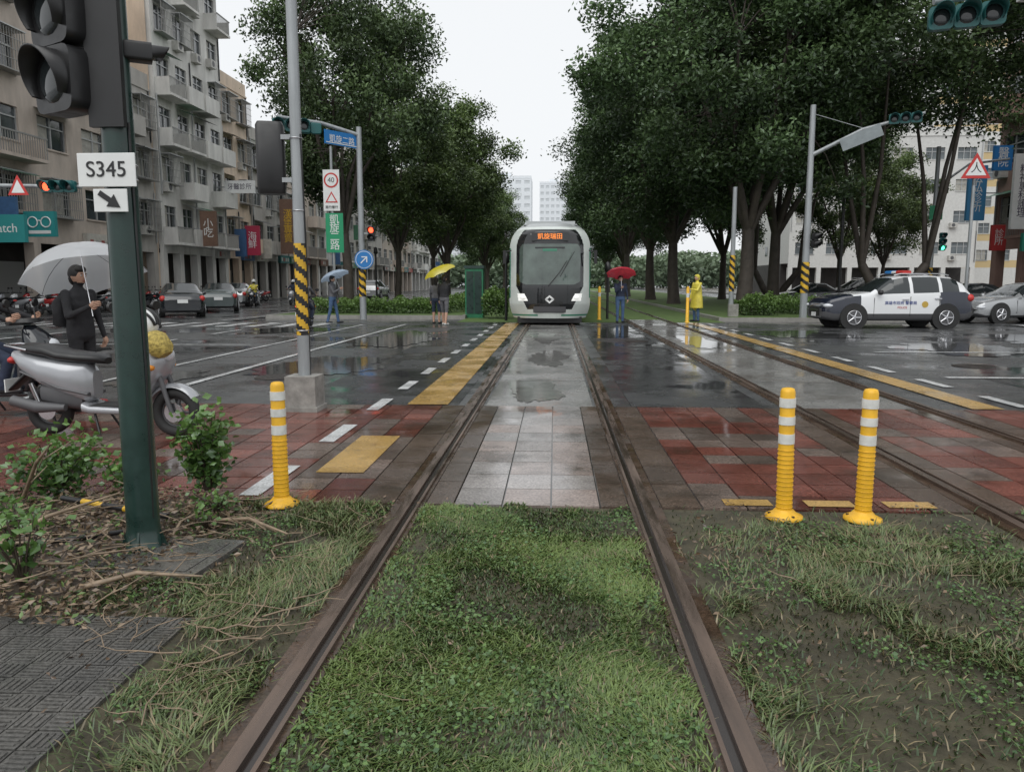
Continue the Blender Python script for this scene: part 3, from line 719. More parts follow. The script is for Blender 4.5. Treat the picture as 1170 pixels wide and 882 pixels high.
def sig_head(b, x, y, z, d, n=3, vert=True, r=.10, mat=m_black, lit=None, hood=1.):
    T0 = b.T.copy(); b.T = T0 @ Matrix.Translation((x, y, z)) @ Matrix.Rotation(d, 4, 'Z')
    p = r*2.35
    for i in range(n):
        o = (i-(n-1)/2)*p; cx, cz = (0, -o) if vert else (o, 0)
        b.loft([(cx, .09, cz, p*.44, p*.44, 6), (cx, .07, cz, p*.495, p*.495, 6), (cx, -.05, cz, p*.495, p*.495, 6)], mat, 'y', 6, 24)
        lm = m_glassd
        if lit is not None and lit[0] == i: lm = lit[1]
        b.sphere((cx, -.045, cz), (r*.86, .03, r*.86), lm, 16, 8)
        k = 24; vs = []; fs = []
        for j in range(k+1):
            a = R(-35)+R(250)*j/k; c, s = math.cos(a), math.sin(a); ln = (.05+.17*(s*.5+.5)*r/.1)*hood
            vs += [(cx+r*c, -.05, cz+r*s), (cx+r*.97*c, -.05-ln, cz+r*.97*s), (cx+r*1.06*c, -.05, cz+r*1.06*s), (cx+r*1.03*c, -.05-ln, cz+r*1.03*s)]
        for j in range(k):
            a, c = j*4, j*4+4; fs += [(a, a+1, c+1, c), (a+2, c+2, c+3, a+3), (a+1, a+3, c+3, c+1)]
        b.add(vs, fs, mat, True)
    b.T = T0
m_litr = M('red_lamp', (.5, .02, .01), .4, emis=(1, .08, .03), estr=4); m_litg = M('green_lamp', (.02, .4, .2), .4, emis=(.1, 1, .5), estr=3)

# near green signal pole with S345
b = MB()
b.loft([(0,0,0,.13,.13),(0,0,.02,.13,.13),(0,0,.03,.09,.09),(0,0,.15,.082,.082),(0,0,2.4,.075,.075),(0,0,4.2,.07,.07)], m_dgreen, 'z', 2, 24)
for a in range(4):
    t = a*math.pi/2+.6; b.cyl((.105*math.cos(t), .105*math.sin(t), .02), (.105*math.cos(t), .105*math.sin(t), .05), .013, m_rust, 6)
for a in range(4):
    t = a*math.pi/2+.2; c, s = math.cos(t), math.sin(t); b.add([(.08*c-.004*s, .08*s+.004*c, .02), (.125*c-.004*s, .125*s+.004*c, .02), (.08*c-.004*s, .08*s+.004*c, .14), (.08*c+.004*s, .08*s-.004*c, .02), (.125*c+.004*s, .125*s-.004*c, .02), (.08*c+.004*s, .08*s-.004*c, .14)], [(0, 1, 2), (3, 5, 4), (1, 4, 5, 2), (0, 3, 4, 1)], m_dgreen)
sig_head(b, -.225, -.06, 2.70, R(-28), 3, True, .132, m_black, None, .42)
b.box(-.25, -.05, -.03, .03, 2.36, 2.40, m_black); b.box(-.25, -.05, -.03, .03, 2.74, 2.78, m_black)
b.box(-.088, .085, -.092, -.06, 2.17, 2.99, m_black)
sig_head(b, .115, .05, 2.55, R(120), 1, True, .04, m_black, None, .7); b.box(.06, .12, .0, .03, 2.54, 2.57, m_black)
for z in (2.0, 1.93): b.torus((0, 0, z), .078, .006, m_chrome, 'z', 20, 6)
b.tube([(.07, -.03, .2), (.078, -.02, 1.0), (.074, -.03, 2.2)], .007, m_black, 6)
po = b.obj('signal_pole', (-2.17, 3.84, 0))
b = MB(); b.box(-.155, .135, -.105, -.097, 1.885, 2.045, m_white); b.box(-.085, .085, -.105, -.097, 1.765, 1.875, m_white)
b.obj('sign_plates', parent=po, bevel=.003)
text('S345', .105, (-.01, -.107, 1.965), (A90, 0, 0), m_black, po)
b = MB(); b.T = Matrix.Translation((0, -.1085, 1.82)) @ Matrix.Rotation(R(35), 4, 'Y')
b.prism([(-.065, .013), (0, .013), (0, .035), (.06, 0), (0, -.035), (0, -.013), (-.065, -.013)], m_black, 'y', -.001, .001); b.obj('arrow', parent=po)

# tall grey pole with concrete footing, hanging signals
b = MB(); b.box(-.17, .17, -.17, .17, 0, .40, m_conc); b.box(-.19, .19, -.19, .19, -.02, .06, m_conc)
b.loft([(0,0,.4,.065,.065),(0,0,3,.06,.06),(0,0,7,.052,.052)], m_grey, 'z', 2, 20)
stripes(b, 0, 0, .85, 1.85, .067, 6)
b.T = Matrix.Translation((-.30, .05, 2.74)) @ Matrix.Rotation(R(15), 4, 'Z'); b.loft([(0, 0, -.36, .14, .09, 5), (0, 0, -.3, .15, .11, 5), (0, 0, .36, .15, .11, 5), (0, 0, .4, .13, .08, 5)], m_black, 'z', 5, 24); b.T = Matrix.Identity(4)
sig_head(b, -.30, .14, 2.74, R(195), 3, True, .10)
b.box(-.3, -.0, -.02, .02, 2.95, 3.0, m_grey); b.box(-.3, 0, -.02, .02, 2.5, 2.55, m_grey)
b.tube([(.06, .03, .4), (.07, 0, 1.9), (.06, -.03, 3)], .008, m_black, 6)
for z in (.9, 2.2, 2.96): b.torus((0, 0, z), .067, .006, m_chrome, 'z', 20, 6)
b.obj('signal_pole', (-2.79, 8.42, 0))

def hsignal(b, x, y, z, d, lit=None, r=.15, mat=m_teal): sig_head(b, x, y, z, d, 3, False, r, mat, lit)
b = MB(); b.loft([(0,0,0,.14,.14),(0,0,.3,.13,.13),(0,0,7.3,.10,.10)], m_grey, 'z', 2, 20)
stripes(b, 0, 0, .9, 2.1, .135, 4)
b.tube([(0, 0, 7.0), (-1.2, -.8, 7.3), (-2.5, -1.8, 7.35)], [.08, .07, .06], m_grey, 10)
hsignal(b, -2.1, -1.5, 7.1, R(20), None, .19); hsignal(b, -1.7, -1.2, 7.05, R(200), None, .17)
b.T = Matrix.Translation((-.5, -.6, 6.75)) @ Matrix.Rotation(R(55), 4, 'Z'); b.box(-.8, .8, -.02, .02, -.25, .25, m_blue); b.box(-.75, .75, -.026, -.021, -.2, -.17, m_white); b.T = Matrix.Identity(4)
b.cyl((.12, -.16, 2.32), (.12, -.13, 2.32), .37, m_blue, 28); b.cyl((.12, -.165, 2.32), (.12, -.161, 2.32), .33, m_white, 28); b.cyl((.12, -.17, 2.32), (.12, -.166, 2.32), .31, m_blue, 28)
sig_head(b, .42, -.1, 3.3, 0, 2, True, .12, m_black, (0, m_litr)); b.box(0, .3, -.03, .03, 3.3, 3.36, m_grey)
po = b.obj('traffic_light_pole', (-7.5, 30, 0)); text('↗', .5, (.12, -.18, 2.32), (A90, 0, 0), m_white, po); text('凱旋二路', .3, (-.48, -.62, 6.7), (A90, 0, R(55)), m_white, po)
b = MB(); b.cyl((0, 0, 0), (0, 0, 6.9), .06, m_grey)
b.box(-.36, .36, -.09, -.07, 4.15, 5.9, m_white); b.cyl((0, -.1, 5.45), (0, -.093, 5.45), .32, m_red, 28); b.cyl((0, -.105, 5.45), (0, -.101, 5.45), .25, m_white, 28)
b.prism([(-.28, 4.5), (.28, 4.5), (0, 4.98)], m_red, 'y', -.1, -.092); b.prism([(-.19, 4.55), (.19, 4.55), (0, 4.88)], m_white, 'y', -.104, -.1005)
b.box(-.3, .48, -.09, -.07, 1.95+.4, 4.05, m_green)
po = b.obj('speed_limit_sign', (-9.75, 34, .4)); text('40', .3, (0, -.108, 5.45), (A90, 0, 0), m_black, po); text('路竹慢行', .14, (0, -.106, 4.3), (A90, 0, 0), m_black, po)
text('凱\n旋\n二\n路', .44, (.09, -.094, 3.2), (A90, 0, 0), m_white, po)
b = MB(); b.cyl((0, 0, 0), (0, 0, 4.5), .11, m_grey); b.tube([(0, 0, 4.3), (3.0, 0, 4.2), (7.9, 0, 4.1)], [.08, .07, .05], m_grey)
hsignal(b, 7.3, -.1, 4.1, 0, (0, m_litr), .14)
b.prism([(5.95, 3.85), (6.55, 3.85), (6.25, 4.4)], m_red, 'y', -.3, -.28); b.prism([(6.06, 3.91), (6.44, 3.91), (6.25, 4.27)], m_white, 'y', -.306, -.3005)
b.obj('traffic_light_gantry', (-21.2, 21.5, 0))

# right side poles
b = MB(); b.loft([(0,0,0,.15,.15),(0,0,.3,.14,.14),(0,0,7.9,.10,.10)], m_grey, 'z', 2, 20); stripes(b, 0, 0, 1.05, 2.2, .147, 4)
b.tube([(0, 0, 6.1), (1.6, -.6, 6.9), (3.4, -1.4, 7.3)], [.08, .07, .05], m_grey); b.tube([(0, 0, 7.6), (1.6, -.6, 6.95)], .012, m_grey, 6)
hsignal(b, 2.8, -1.25, 7.15, R(-20)); sig_head(b, .28, -.1, 3.0, R(40), 2, True, .12); b.box(0, .3, -.03, .03, 3.0, 3.06, m_grey)
b.T = Matrix.Translation((1.55, -.65, 6.6)) @ Matrix.Rotation(R(-22), 4, 'Z') @ Matrix.Rotation(R(-20), 4, 'Y'); b.box(-.7, .7, -.12, -.09, -.22, .22, M('sign_back', (.22, .25, .26), .5, var=.2)); b.T = Matrix.Identity(4)
b.obj('traffic_light_pole', (9.45, 30, 0))
b = MB(); b.loft([(0,0,0,.1,.1),(0,0,5,.08,.08)], m_grey, 'z', 2, 16); stripes(b, 0, 0, 1.0, 2.4, .102, 5); b.box(-.1, .28, -.1, .1, 0, .5, m_conc); b.obj('signal_pole', (6.95, 31, .1))
b = MB(); b.cyl((0, 0, 0), (0, 0, 8.2), .1, m_grey); b.tube([(0, 0, 6.2), (1.4, -.3, 7.3), (3.2, -.5, 7.5)], .06, m_grey); b.box(-.3, .35, -.12, -.1, 4.6, 5.3, m_green)
sig_head(b, .45, -.1, 3.5, 0, 3, True, .13, m_teal, (2, m_litg)); stripes(b, 0, 0, 1, 2.2, .105, 4); b.obj('traffic_light_pole', (19.2, 41, 0))
b = MB(); b.cyl((0, 0, 0), (0, 0, 6.0), .07, m_black); b.tube([(0, 0, 5.9), (.1, 0, 6.25), (.45, 0, 6.3)], .05, m_black); b.loft([(.3,0,6.05,.3,.13),(.3,0,6.2,.25,.12),(.3,0,6.28,.1,.06)], m_black, 'z', 2.2, 16)
b.loft([(0,0,0,.16,.16),(0,0,.5,.13,.13),(0,0,.8,.08,.08)], m_black, 'z', 2, 16); b.obj('street_lamp', (13.6, 38, .1))
b = MB(); b.cyl((0, 0, 0), (0, 0, 5.3), .06, m_grey); b.cyl((0, 0, 5.1), (0, 0, 6.2), .06, m_grey)
b.prism([(-.55, 5.35), (.55, 5.35), (0, 6.3)], m_red, 'y', -.1, -.08); b.prism([(-.38, 5.46), (.38, 5.46), (0, 6.1)], m_white, 'y', -.106, -.1005)
po = b.obj('warning_sign', (15.9, 31, 0)); text('人', .42, (0, -.108, 5.72), (A90, 0, 0), m_black, po)
b = MB(); b.cyl((0, 0, 0), (0, 0, 6.2), .12, m_grey); b.tube([(0, 0, 5.9), (-2, 0, 5.75), (-4.5, 0, 5.42)], [.09, .075, .05], m_grey)
hsignal(b, -4.05, -.05, 5.2, R(-15), None, .14); b.box(-2.9, -1.6, -.12, -.09, 5.55, 6.1, m_blue); b.box(-3.3, -3.0, -.14, .1, 5.42, 5.62, m_white)
b.obj('traffic_light_gantry', (9.9, 12, 0))
def vsign(x, y, z0, z1, wd, mat, s, tm, sz):
    b = MB(); b.box(-wd/2, wd/2, -.1, .1, z0, z1, mat); L_ = max(.3, 25.4-x-wd/2); b.box(wd/2, wd/2+L_, -.03, .03, (z0+z1)/2-.03, (z0+z1)/2+.03, m_grey); b.box(wd/2, wd/2+L_, -.03, .03, z1-.2, z1-.14, m_grey)
    o = b.obj('shop_sign', (x, y, 0)); text('\n'.join(s), sz, (0, -.106, (z0+z1)/2), (A90, 0, 0), tm, o)
m_blue2 = M('blue_sign_light', (.06, .24, .45), .4); m_txtd = M('sign_text_dark', (.05, .04, .08), .5); m_grn2 = M('green_shop_sign', (.03, .25, .18), .4); m_red2 = M('red_shop_sign', (.45, .05, .05), .4)
vsign(23.5, 45.5, 4.9, 7.9, 1.0, m_blue2, '宏弘診所', m_white, .62); vsign(23.9, 43.9, 7.4, 8.7, .95, m_blue, '醫院', m_white, .58); vsign(24.1, 42.2, 4.2, 8.0, 1.0, m_white, '精神專科護理', m_txtd, .52)
vsign(24.0, 40.6, 3.0, 3.9, 1.3, m_grn2, '藥', m_white, .5); vsign(24.5, 44.8, 3.2, 4.6, .8, m_red2, '診所', m_white, .5); vsign(24.9, 39.0, 5.4, 7.6, .7, m_red2, '門診部', m_white, .5)
def csign(x, y, z, w_, h, mat, s, tm, sz):
    b = MB(); b.box(-w_/2, w_/2, -.1, .1, -h/2, h/2, mat); b.box(-w_/2-1.2, -w_/2, -.03, .03, -.03, .03, m_grey)
    o = b.obj('shop_sign', (x, y, z)); text(s, sz, (0, -.106, 0), (A90, 0, 0), tm, o); return o
m_tl = M('teal_sign', (.03, .25, .25), .4)
og = csign(-22.7, 33.5, 4.0, 1.4, 1.1, m_tl, ' ', m_white, .3); csign(-22.2, 30.5, 3.6, 1.8, 1.1, m_tl, 'match', m_white, .5)
b = MB(); b.torus((-.3, -.115, .08), .22, .03, m_white, 'y', 24, 6); b.torus((.3, -.115, .08), .22, .03, m_white, 'y', 24, 6); b.tube([(-.09, -.115, .12), (0, -.115, .16), (.09, -.115, .12)], .025, m_white, 6); b.box(-.5, .5, -.12, -.102, -.42, -.28, m_white); b.obj('spectacles_logo', parent=og)
csign(-23, 51, 5.0, 1.1, 2.3, signcols[5], '小\n吃', m_white, .7); csign(-22.8, 58, 4.6, 1.1, 2.2, M('sign_crimson', (.4, .03, .07), .5), '海\n鮮', m_white, .7); csign(-22.8, 56, 8.3, 2.2, .9, m_white, '牙醫診所', m_txtd, .45)
csign(-22.8, 66, 6.2, 1.4, 4.6, signcols[5], '漢\n堡\n專\n賣', m_yel, .8)
b = MB(); b.box(-.32, .32, -.3, .3, 0, 1.75, M('cabinet_green', (.02, .17, .08), .5, var=.3)); b.box(-.36, .36, -.34, .34, 1.75, 1.85, m_dgreen); b.box(-.27, -.01, -.315, -.301, .15, 1.65, m_dgreen); b.box(.01, .27, -.315, -.301, .15, 1.65, m_dgreen)
b.obj('utility_cabinet', (-3.3, 32, .0), scale=1.15)
for x, y, h in ((-1.85, 29.5, 2.5), (2.1, 31, 2.2), (-10.2, 44, 3.4)):
    b = MB(); b.cyl((0, 0, 0), (0, 0, h), .05, m_black); b.loft([(0,0,h-.35,.07,.07),(0,0,h-.3,.13,.13),(0,0,h,.10,.10),(0,0,h+.06,.02,.02)], m_black, 'z', 2, 14); b.obj('signal_post', (x, y, 0))
for x, y in ((4.85, 28.6), (1.75, 30.5)):
    b = MB(); b.loft([(0,0,0,.1,.1),(0,0,.03,.06,.06),(0,0,1.25,.055,.055),(0,0,1.3,.02,.02)], m_yelf, 'z', 2, 16); b.loft([(0,0,.9,.057,.057),(0,0,1.05,.057,.057)], m_refl, 'z', 2, 16); b.obj('yellow_post', (x, y, 0))

# ------------------------------------------------------------------ tram
def tram():
    m_tw = M('tram_white', (.56, .60, .57), .2, coat=.5, var=.10, vscale=3); m_tg = M('tram_green', (.05, .22, .14), .25, coat=.4); m_tk = M('tram_black', (.01, .011, .012), .08, coat=.6)
    m_ws = M('tram_windscreen', (.085, .115, .10), .04, coat=1., var=.55, vscale=.9); m_head = M('headlamp', (.8, .8, .78), .1, emis=(1, 1, .95), estr=.35); m_led = M('led_amber', (.5, .1, .01), .4, emis=(1, .3, .05), estr=1.2); m_ts = M('tram_silver', (.42, .44, .44), .3, metal=.4)
    Hh = 3.42; zb = .22
    def Wd(z):
        w_ = 1.38
        if z > 2.5: w_ = 1.38*(1-.33*((z-2.5)/(Hh-2.5))**2.6)
        if z < .8: w_ = 1.38-.14*((.8-z)/.58)**2
        return w_
    def yf(s, z):
        a = abs(s); y_ = .60*a**3.2+.12*a*a
        y_ += .0 if z < 1.25 else .30*((z-1.25)/1.9)**1.25
        if z > 3.0: y_ += .5*((z-3.0)/.42)**2
        if z < .7: y_ += .12*((.7-z)/.48)
        return y_
    nx, nz_ = 150, 170; vs = []
    for j in range(nz_+1):
        z = zb+(Hh-zb)*j/nz_
        for i in range(nx+1):
            s = -1+2*i/nx; vs.append((s*Wd(z), yf(s, z), z))
    mats = [m_tw, m_tk, m_ws, m_tg, m_head, m_ts, m_dgrey]
    fs = {m: [] for m in mats}
    for j in range(nz_):
        for i in range(nx):
            s = -1+2*(i+.5)/nx; z = zb+(Hh-zb)*(j+.5)/nz_; x = abs(s*Wd(z)); m = m_tw
            hw = 1.14 if z > 1.3 else 1.14-(1.3-z)*.50
            if z > 2.5: hw = 1.14-.30*((z-2.5)/.72)**2.4
            if .52 < z < 3.2 and x < hw: m = m_tk
            gw = 1.03 if z > 1.5 else 1.03-.25*((1.5-z)/.16)**2
            if z > 2.5: gw = 1.03-.1*((z-2.5)/.2)**2
            if 1.34 < z < 2.70 and x < gw: m = m_ws
            if .40 < z < .62 and x < .55: m = m_dgrey
            if .80 < z < 1.05 and .72+(z-.8)*.55 < x < 1.06+(z-.8)*.15: m = m_head
            if .3 < z < .36: m = m_tg if x > .4 else m
            if .9 < z < 2.6 and x > 1.35: m = m_tg
            if z > 3.28: m = m_ts
            o = j*(nx+1)+i; fs[m].append((o, o+1, o+nx+2, o+nx+1))
    b = MB()
    for m in mats: b.add(vs, fs[m], m, True)
    k = 40
    zs = [zb+(Hh-zb)*j/k for j in range(k+1)]
    prof = [(Wd(z), z) for z in zs]
    L = 34; ys = [.65]+[1.6+i*.25 for i in range(1, int((L-1.6)/.25))]+[L]
    def fs2(side):
        V = []; G = {m_tw: [], m_tk: [], m_tg: [], m_ts: []}
        for y_ in ys:
            for (w_, z) in prof:
                ya = y_ if y_ > .66 else yf(1, z); V.append((side*w_, ya, z))
        for a in range(len(ys)-1):
            for j in range(k):
                z = (zs[j]+zs[j+1])/2; ym = (ys[a]+ys[a+1])/2; seg = ym % 6.8
                m = m_tw
                if 1.25 < z < 2.75 and ym > 1.2 and seg > .4: m = m_tk
                elif .55 < z < 2.75 and 2.6 < seg < 4.0: m = m_tk
                elif z < .5: m = m_tg
                elif z > 3.1: m = m_ts
                o = a*(k+1)+j; G[m].append((o, o+1, o+k+2, o+k+1))
        for m, f in G.items(): b.add(V, f, m, True)
    fs2(1); fs2(-1)
    wt = Wd(Hh); b.box(-wt, wt, yf(1, Hh)*.75, L, Hh-.03, Hh, m_ts); b.box(-1.3, 1.3, L-.01, L, zb, Hh-.3, m_tk)
    for y0 in (3, 10, 17, 24): b.box(-.9, .9, y0, y0+4.5, Hh, Hh+.24, m_ts)
    b.box(-1.1, 1.1, .5, L, .05, .26, m_black)
    for y0 in (1.8, 3.6, 16, 18, 29, 31):
        for s in (-.755, .755): b.cyl((s-.06, y0, .32), (s+.06, y0, .32), .29, m_steelr, 20)
    b.tube([(-.05, -.03, 1.30), (.32, .03, 1.75), (.58, .12, 2.15)], .014, m_black, 6); b.tube([(.35, .05, 1.62), (.82, .22, 2.45)], .012, m_black, 6)
    b.box(-.5, .5, yf(0, .5)-.004, yf(0, .5)+.1, .415, .43, m_black)
    for s in (-1, 1):
        b.tube([(s*1.33, .7, 2.5), (s*1.5, .5, 2.45)], .025, m_black, 6); b.box(s*1.54-.05, s*1.54+.05, .42, .5, 2.05, 2.5, m_black)
        b.sphere((s*.88, -.0+yf(.63, .92)-.02, .92), (.12, .03, .06), m_head, 12, 6)
    b.box(-.62, .62, yf(0, 2.95)-.035, yf(0, 2.95)+.25, 2.80, 3.08, m_tk)
    o = b.obj('tram', (-.17, 26.0, .02))
    y_ = yf(0, 2.94)-.04; text('凱旋瑞田', .21, (0, y_, 2.94), (A90, 0, 0), m_led, o, 'destination_display')
    b = MB(); b.prism([(-.16, .87), (0, 1.0), (.16, .87), (.07, .87), (0, .93), (-.07, .87)], m_white, 'y', -.02, -.012); b.prism([(-.16, .85), (-.07, .85), (0, .79), (.07, .85), (.16, .85), (0, .72)], m_white, 'y', -.02, -.012); b.obj('emblem', parent=o)
    b = MB(); b.box(-.5, .5, yf(0, 2.6)-.012, yf(0, 2.6)-.004, 2.56, 2.60, m_tk); b.box(-.24, .24, yf(0, 2.5)-.014, yf(0, 2.5)-.008, 2.46, 2.54, m_tg); b.obj('cab_notice', parent=o)
tram()

# ------------------------------------------------------------------ cars
m_hl = M('headlight_glass', (.6, .62, .65), .08, coat=.5)
def wheel(b, x, y, r, w_, side):
    b.torus((x, y, r), r-.07, .07, m_rubber, 'y', 28, 10); b.cyl((x, y-w_/2+.02, r), (x, y+w_/2-.02, r), r-.03, m_rubber, 28)
    ys = y+side*(w_/2-.01); b.cyl((x, ys-.01*side, r), (x, ys+.012*side, r), r*.62, m_dgrey, 24)
    for i in range(5):
        a = i*2*math.pi/5; c, s = math.cos(a), math.sin(a)
        b.tube([(x+c*.03, ys+.02*side, r+s*.03), (x+c*r*.6, ys+.02*side, r+s*r*.6)], [.035, .025], m_chrome, 6)
    b.torus((x, ys+.014*side, r), r*.62, .014, m_chrome, 'y', 28, 6); b.cyl((x, ys, r), (x, ys+.03*side, r), .04, m_chrome, 10)
def car(name, loc, rz, kind='sedan', paint=None, two=None, police=False, s=1.):
    b = MB()
    if kind == 'suv':
        L, W = 4.65, .92; X = [0, .05, .2, .6, 1.15, 1.42, 2.12, 2.5, 3.3, 3.95, 4.35, 4.55, 4.65]
        BT = [.62, .76, .88, .99, 1.04, 1.06, 1.09, 1.10, 1.12, 1.16, 1.14, 1.02, .80]
        TP = [.64, .80, .94, 1.05, 1.11, 1.15, 1.58, 1.66, 1.67, 1.62, 1.45, 1.12, .85]
        HW = [.62, .78, .86, .90, .92, .92, .92, .92, .92, .90, .88, .84, .74]
        RW = [.5, .62, .7, .74, .76, .78, .63, .64, .64, .62, .6, .66, .6]
        wx = (.90, 3.75); wr = .35; win = (1.62, 4.15); pil = [(2.62, 2.72), (3.52, 3.62)]; ws = (1.42, 2.15); rs = (4.0, 4.5); zb = .25
    else:
        L, W = 4.5, .88; X = [0, .06, .25, .8, 1.3, 1.5, 2.2, 2.6, 3.2, 3.75, 3.95, 4.35, 4.5]
        BT = [.52, .64, .72, .82, .88, .90, .93, .94, .95, .97, .97, .90, .7]
        TP = [.54, .67, .77, .87, .93, .97, 1.36, 1.43, 1.41, 1.12, 1.01, .95, .74]
        HW = [.6, .76, .82, .86, .88, .88, .88, .88, .88, .87, .86, .82, .7]
        RW = [.48, .6, .68, .7, .72, .72, .58, .6, .58, .62, .66, .64, .56]
        wx = (.85, 3.55); wr = .32; win = (1.72, 3.62); pil = [(2.6, 2.68)]; ws = (1.5, 2.22); rs = (3.2, 3.8); zb = .2
    xs = sorted(set([round(v, 3) for v in np.linspace(0, L, 60)]+[round(v, 3) for v in list(X)+list(win)+[q for p in pil for q in p]+list(ws)+list(rs)]))
    def sec(x):
        bt, tp, hw, rw = (np.interp(x, X, A) for A in (BT, TP, HW, RW)); zz = zb+.08*max(0, 1-x/.3)+.1*max(0, 1-(L-x)/.3)
        g = tp-bt > .2
        return [(0, zz), (hw*.9, zz), (hw*.97, zz+.08), (hw, zz+.22), (hw*1.0, (zz+bt)/2+.05), (hw*.985, bt-.09), (hw*.955, bt), ((hw*.955+rw)/2+.02, (bt+tp)/2) if g else (hw*.93, bt+(tp-bt)*.35), (rw, tp-(.06 if g else .02)), (rw*.86, tp-(.012 if g else .005)), (rw*.45, tp), (0, tp)]
    S = [sec(x) for x in xs]; k = len(S[0]); vs = []
    for x, s_ in zip(xs, S):
        vs += [(x, y, z) for y, z in s_]+[(x, -y, z) for y, z in s_]
    G = {}
    for i in range(len(xs)-1):
        xm = (xs[i]+xs[i+1])/2
        for side in (0, 1):
            for j in range(k-1):
                m = paint
                if two and (xm < two[0] or xm > two[1]) and j < 6 : m = two[2]
                if two and xm < 1.3 and j >= 6: m = paint if xm > .9 else two[2]
                if j < 2 or (kind == 'suv' and j == 2): m = m_dgrey
                if j in (6, 7) and win[0] < xm < win[1] and not any(p[0] < xm < p[1] for p in pil): m = m_glassd
                if j >= 8 and (ws[0] < xm < ws[1] or rs[0] < xm < rs[1]): m = m_glassd
                a = i*2*k+side*k+j; c = a+2*k; G.setdefault(m, []).append((a, a+1, c+1, c))
    for m, f in G.items(): b.add(vs, f, m, True)
    b.add(vs[:k]+vs[k:2*k], [tuple(range(k))+tuple(range(2*k-2, k, -1))], m_dgrey); n0 = len(vs)-2*k
    b.add(vs[n0:n0+2*k], [tuple(range(k))+tuple(range(2*k-2, k, -1))], paint)
    for x in wx:
        for side in (-1, 1):
            b.cyl((x, side*(W-.2), wr+.02), (x, side*(W+.006), wr+.02), wr+.075, m_rubber, 32)
            wheel(b, x, side*(W-.085), wr, .21, side)
    for side in (-1, 1):
        for x in ([1.5]+[p[0] for p in pil]):
            a, c = sorted((side*W-.012*side, side*W+.002*side)); b.box(x, x+.012, a, c, zb+.15, np.interp(x, X, BT)-.1, m_black)
        for x in (pil[0][0]-.25, pil[0][0]+.75):
            a, c = sorted((side*(W-.01), side*(W+.03))); b.box(x, x+.2, a, c, np.interp(x, X, BT)-.2, np.interp(x, X, BT)-.165, m_chrome)
        b.sphere((ws[0]+.22, side*(W+.1), np.interp(1.6, X, BT)+.06), (.09, .1, .08), paint if not two else m_black, 12, 8)
        hz = np.interp(.12, X, BT)-.10
        b.sphere((.16, side*W*.80, hz), (.17, .15, .075), m_hl, 12, 8)
        b.sphere((L-.14, side*W*.86, np.interp(L-.2, X, BT)-.12), (.12, .12, .12), m_red, 12, 8)
    b.box(-.02, .05, -.42, .42, zb+.16, np.interp(.05, X, BT)-.1, m_black); b.box(-.035, -.021, -.18, .18, zb+.12, zb+.25, m_white); b.box(-.03, -.0205, -.3, .3, np.interp(.05, X, BT)-.2, np.interp(.05, X, BT)-.17, m_chrome)
    b.box(L-.01, L+.02, -.2, .2, .6, .74, m_white)
    if kind == 'suv':
        for side in (-1, 1): b.tube([(2.2, side*.6, 1.66), (2.4, side*.62, 1.71), (3.7, side*.62, 1.71), (3.9, side*.6, 1.66)], .018, m_chrome, 6)
    o = b.obj(name, loc, rz)
    o.data.transform(Matrix.Translation((-L/2, 0, 0))); o.scale = (s, s, s)
    if police:
        b = MB(); x0 = 2.45-L/2; b.box(x0, x0+.3, -.58, .58, 1.675, 1.71, m_black)
        b.loft([(x0+.15, -.6, 1.76, .14, .055, 4), (x0+.15, -.18, 1.76, .15, .06, 4)], m_red, 'y', 4, 16); b.loft([(x0+.15, .18, 1.76, .15, .06, 4), (x0+.15, .6, 1.76, .14, .055, 4)], m_blue, 'y', 4, 16); b.loft([(x0+.15, -.179, 1.755, .13, .05, 4), (x0+.15, .179, 1.755, .13, .05, 4)], m_white, 'y', 4, 16)
        b.obj('light_bar', parent=o)
        text('高雄市政府 警察局', .12, (.0, -.925, .80), (A90, 0, 0), M('police_blue_text', (.02, .05, .25), .4), o); text('POLICE', .09, (.05, -.925, .66), (A90, 0, 0), m_red, o)
        b = MB(); b.cyl((.75, -.926, .76), (.75, -.921, .76), .10, M('badge_gold', (.5, .33, .06), .4), 20); b.obj('badge', parent=o)
    return o
p_wh = M('car_white', (.70, .71, .72), .2, coat=.6); p_dk = M('car_dark', (.015, .018, .022), .15, coat=.7); p_nv = M('car_black_blue', (.012, .016, .03), .18, coat=.6); p_sv = M('car_silver', (.4, .41, .42), .25, metal=.5, coat=.5); p_gg = M('car_grey_green', (.07, .09, .09), .2, coat=.6)
car('police_car', (10.75, 25.7, 0), R(2), 'suv', p_wh, (1.1, 3.55, p_nv), True, 1.0)
car('parked_car', (17.0, 29.6, 0), R(14), 'sedan', p_sv)
car('dark_sedan', (-16.4, 33.2, 0), R(-62), 'sedan', p_dk); car('grey_sedan', (-17.2, 39, 0), R(-68), 'sedan', p_gg)
car('grey_sedan', (-19.5, 47, 0), R(-80), 'sedan', p_sv); car('dark_sedan', (13.9, 44, .0), R(5), 'sedan', p_dk); car('parked_car', (17.5, 46, .0), R(2), 'suv', p_dk); car('parked_car', (-15.5, 66, 0), R(-90), 'suv', p_sv); car('parked_car', (20.5, 38, .0), R(170), 'sedan', p_dk)

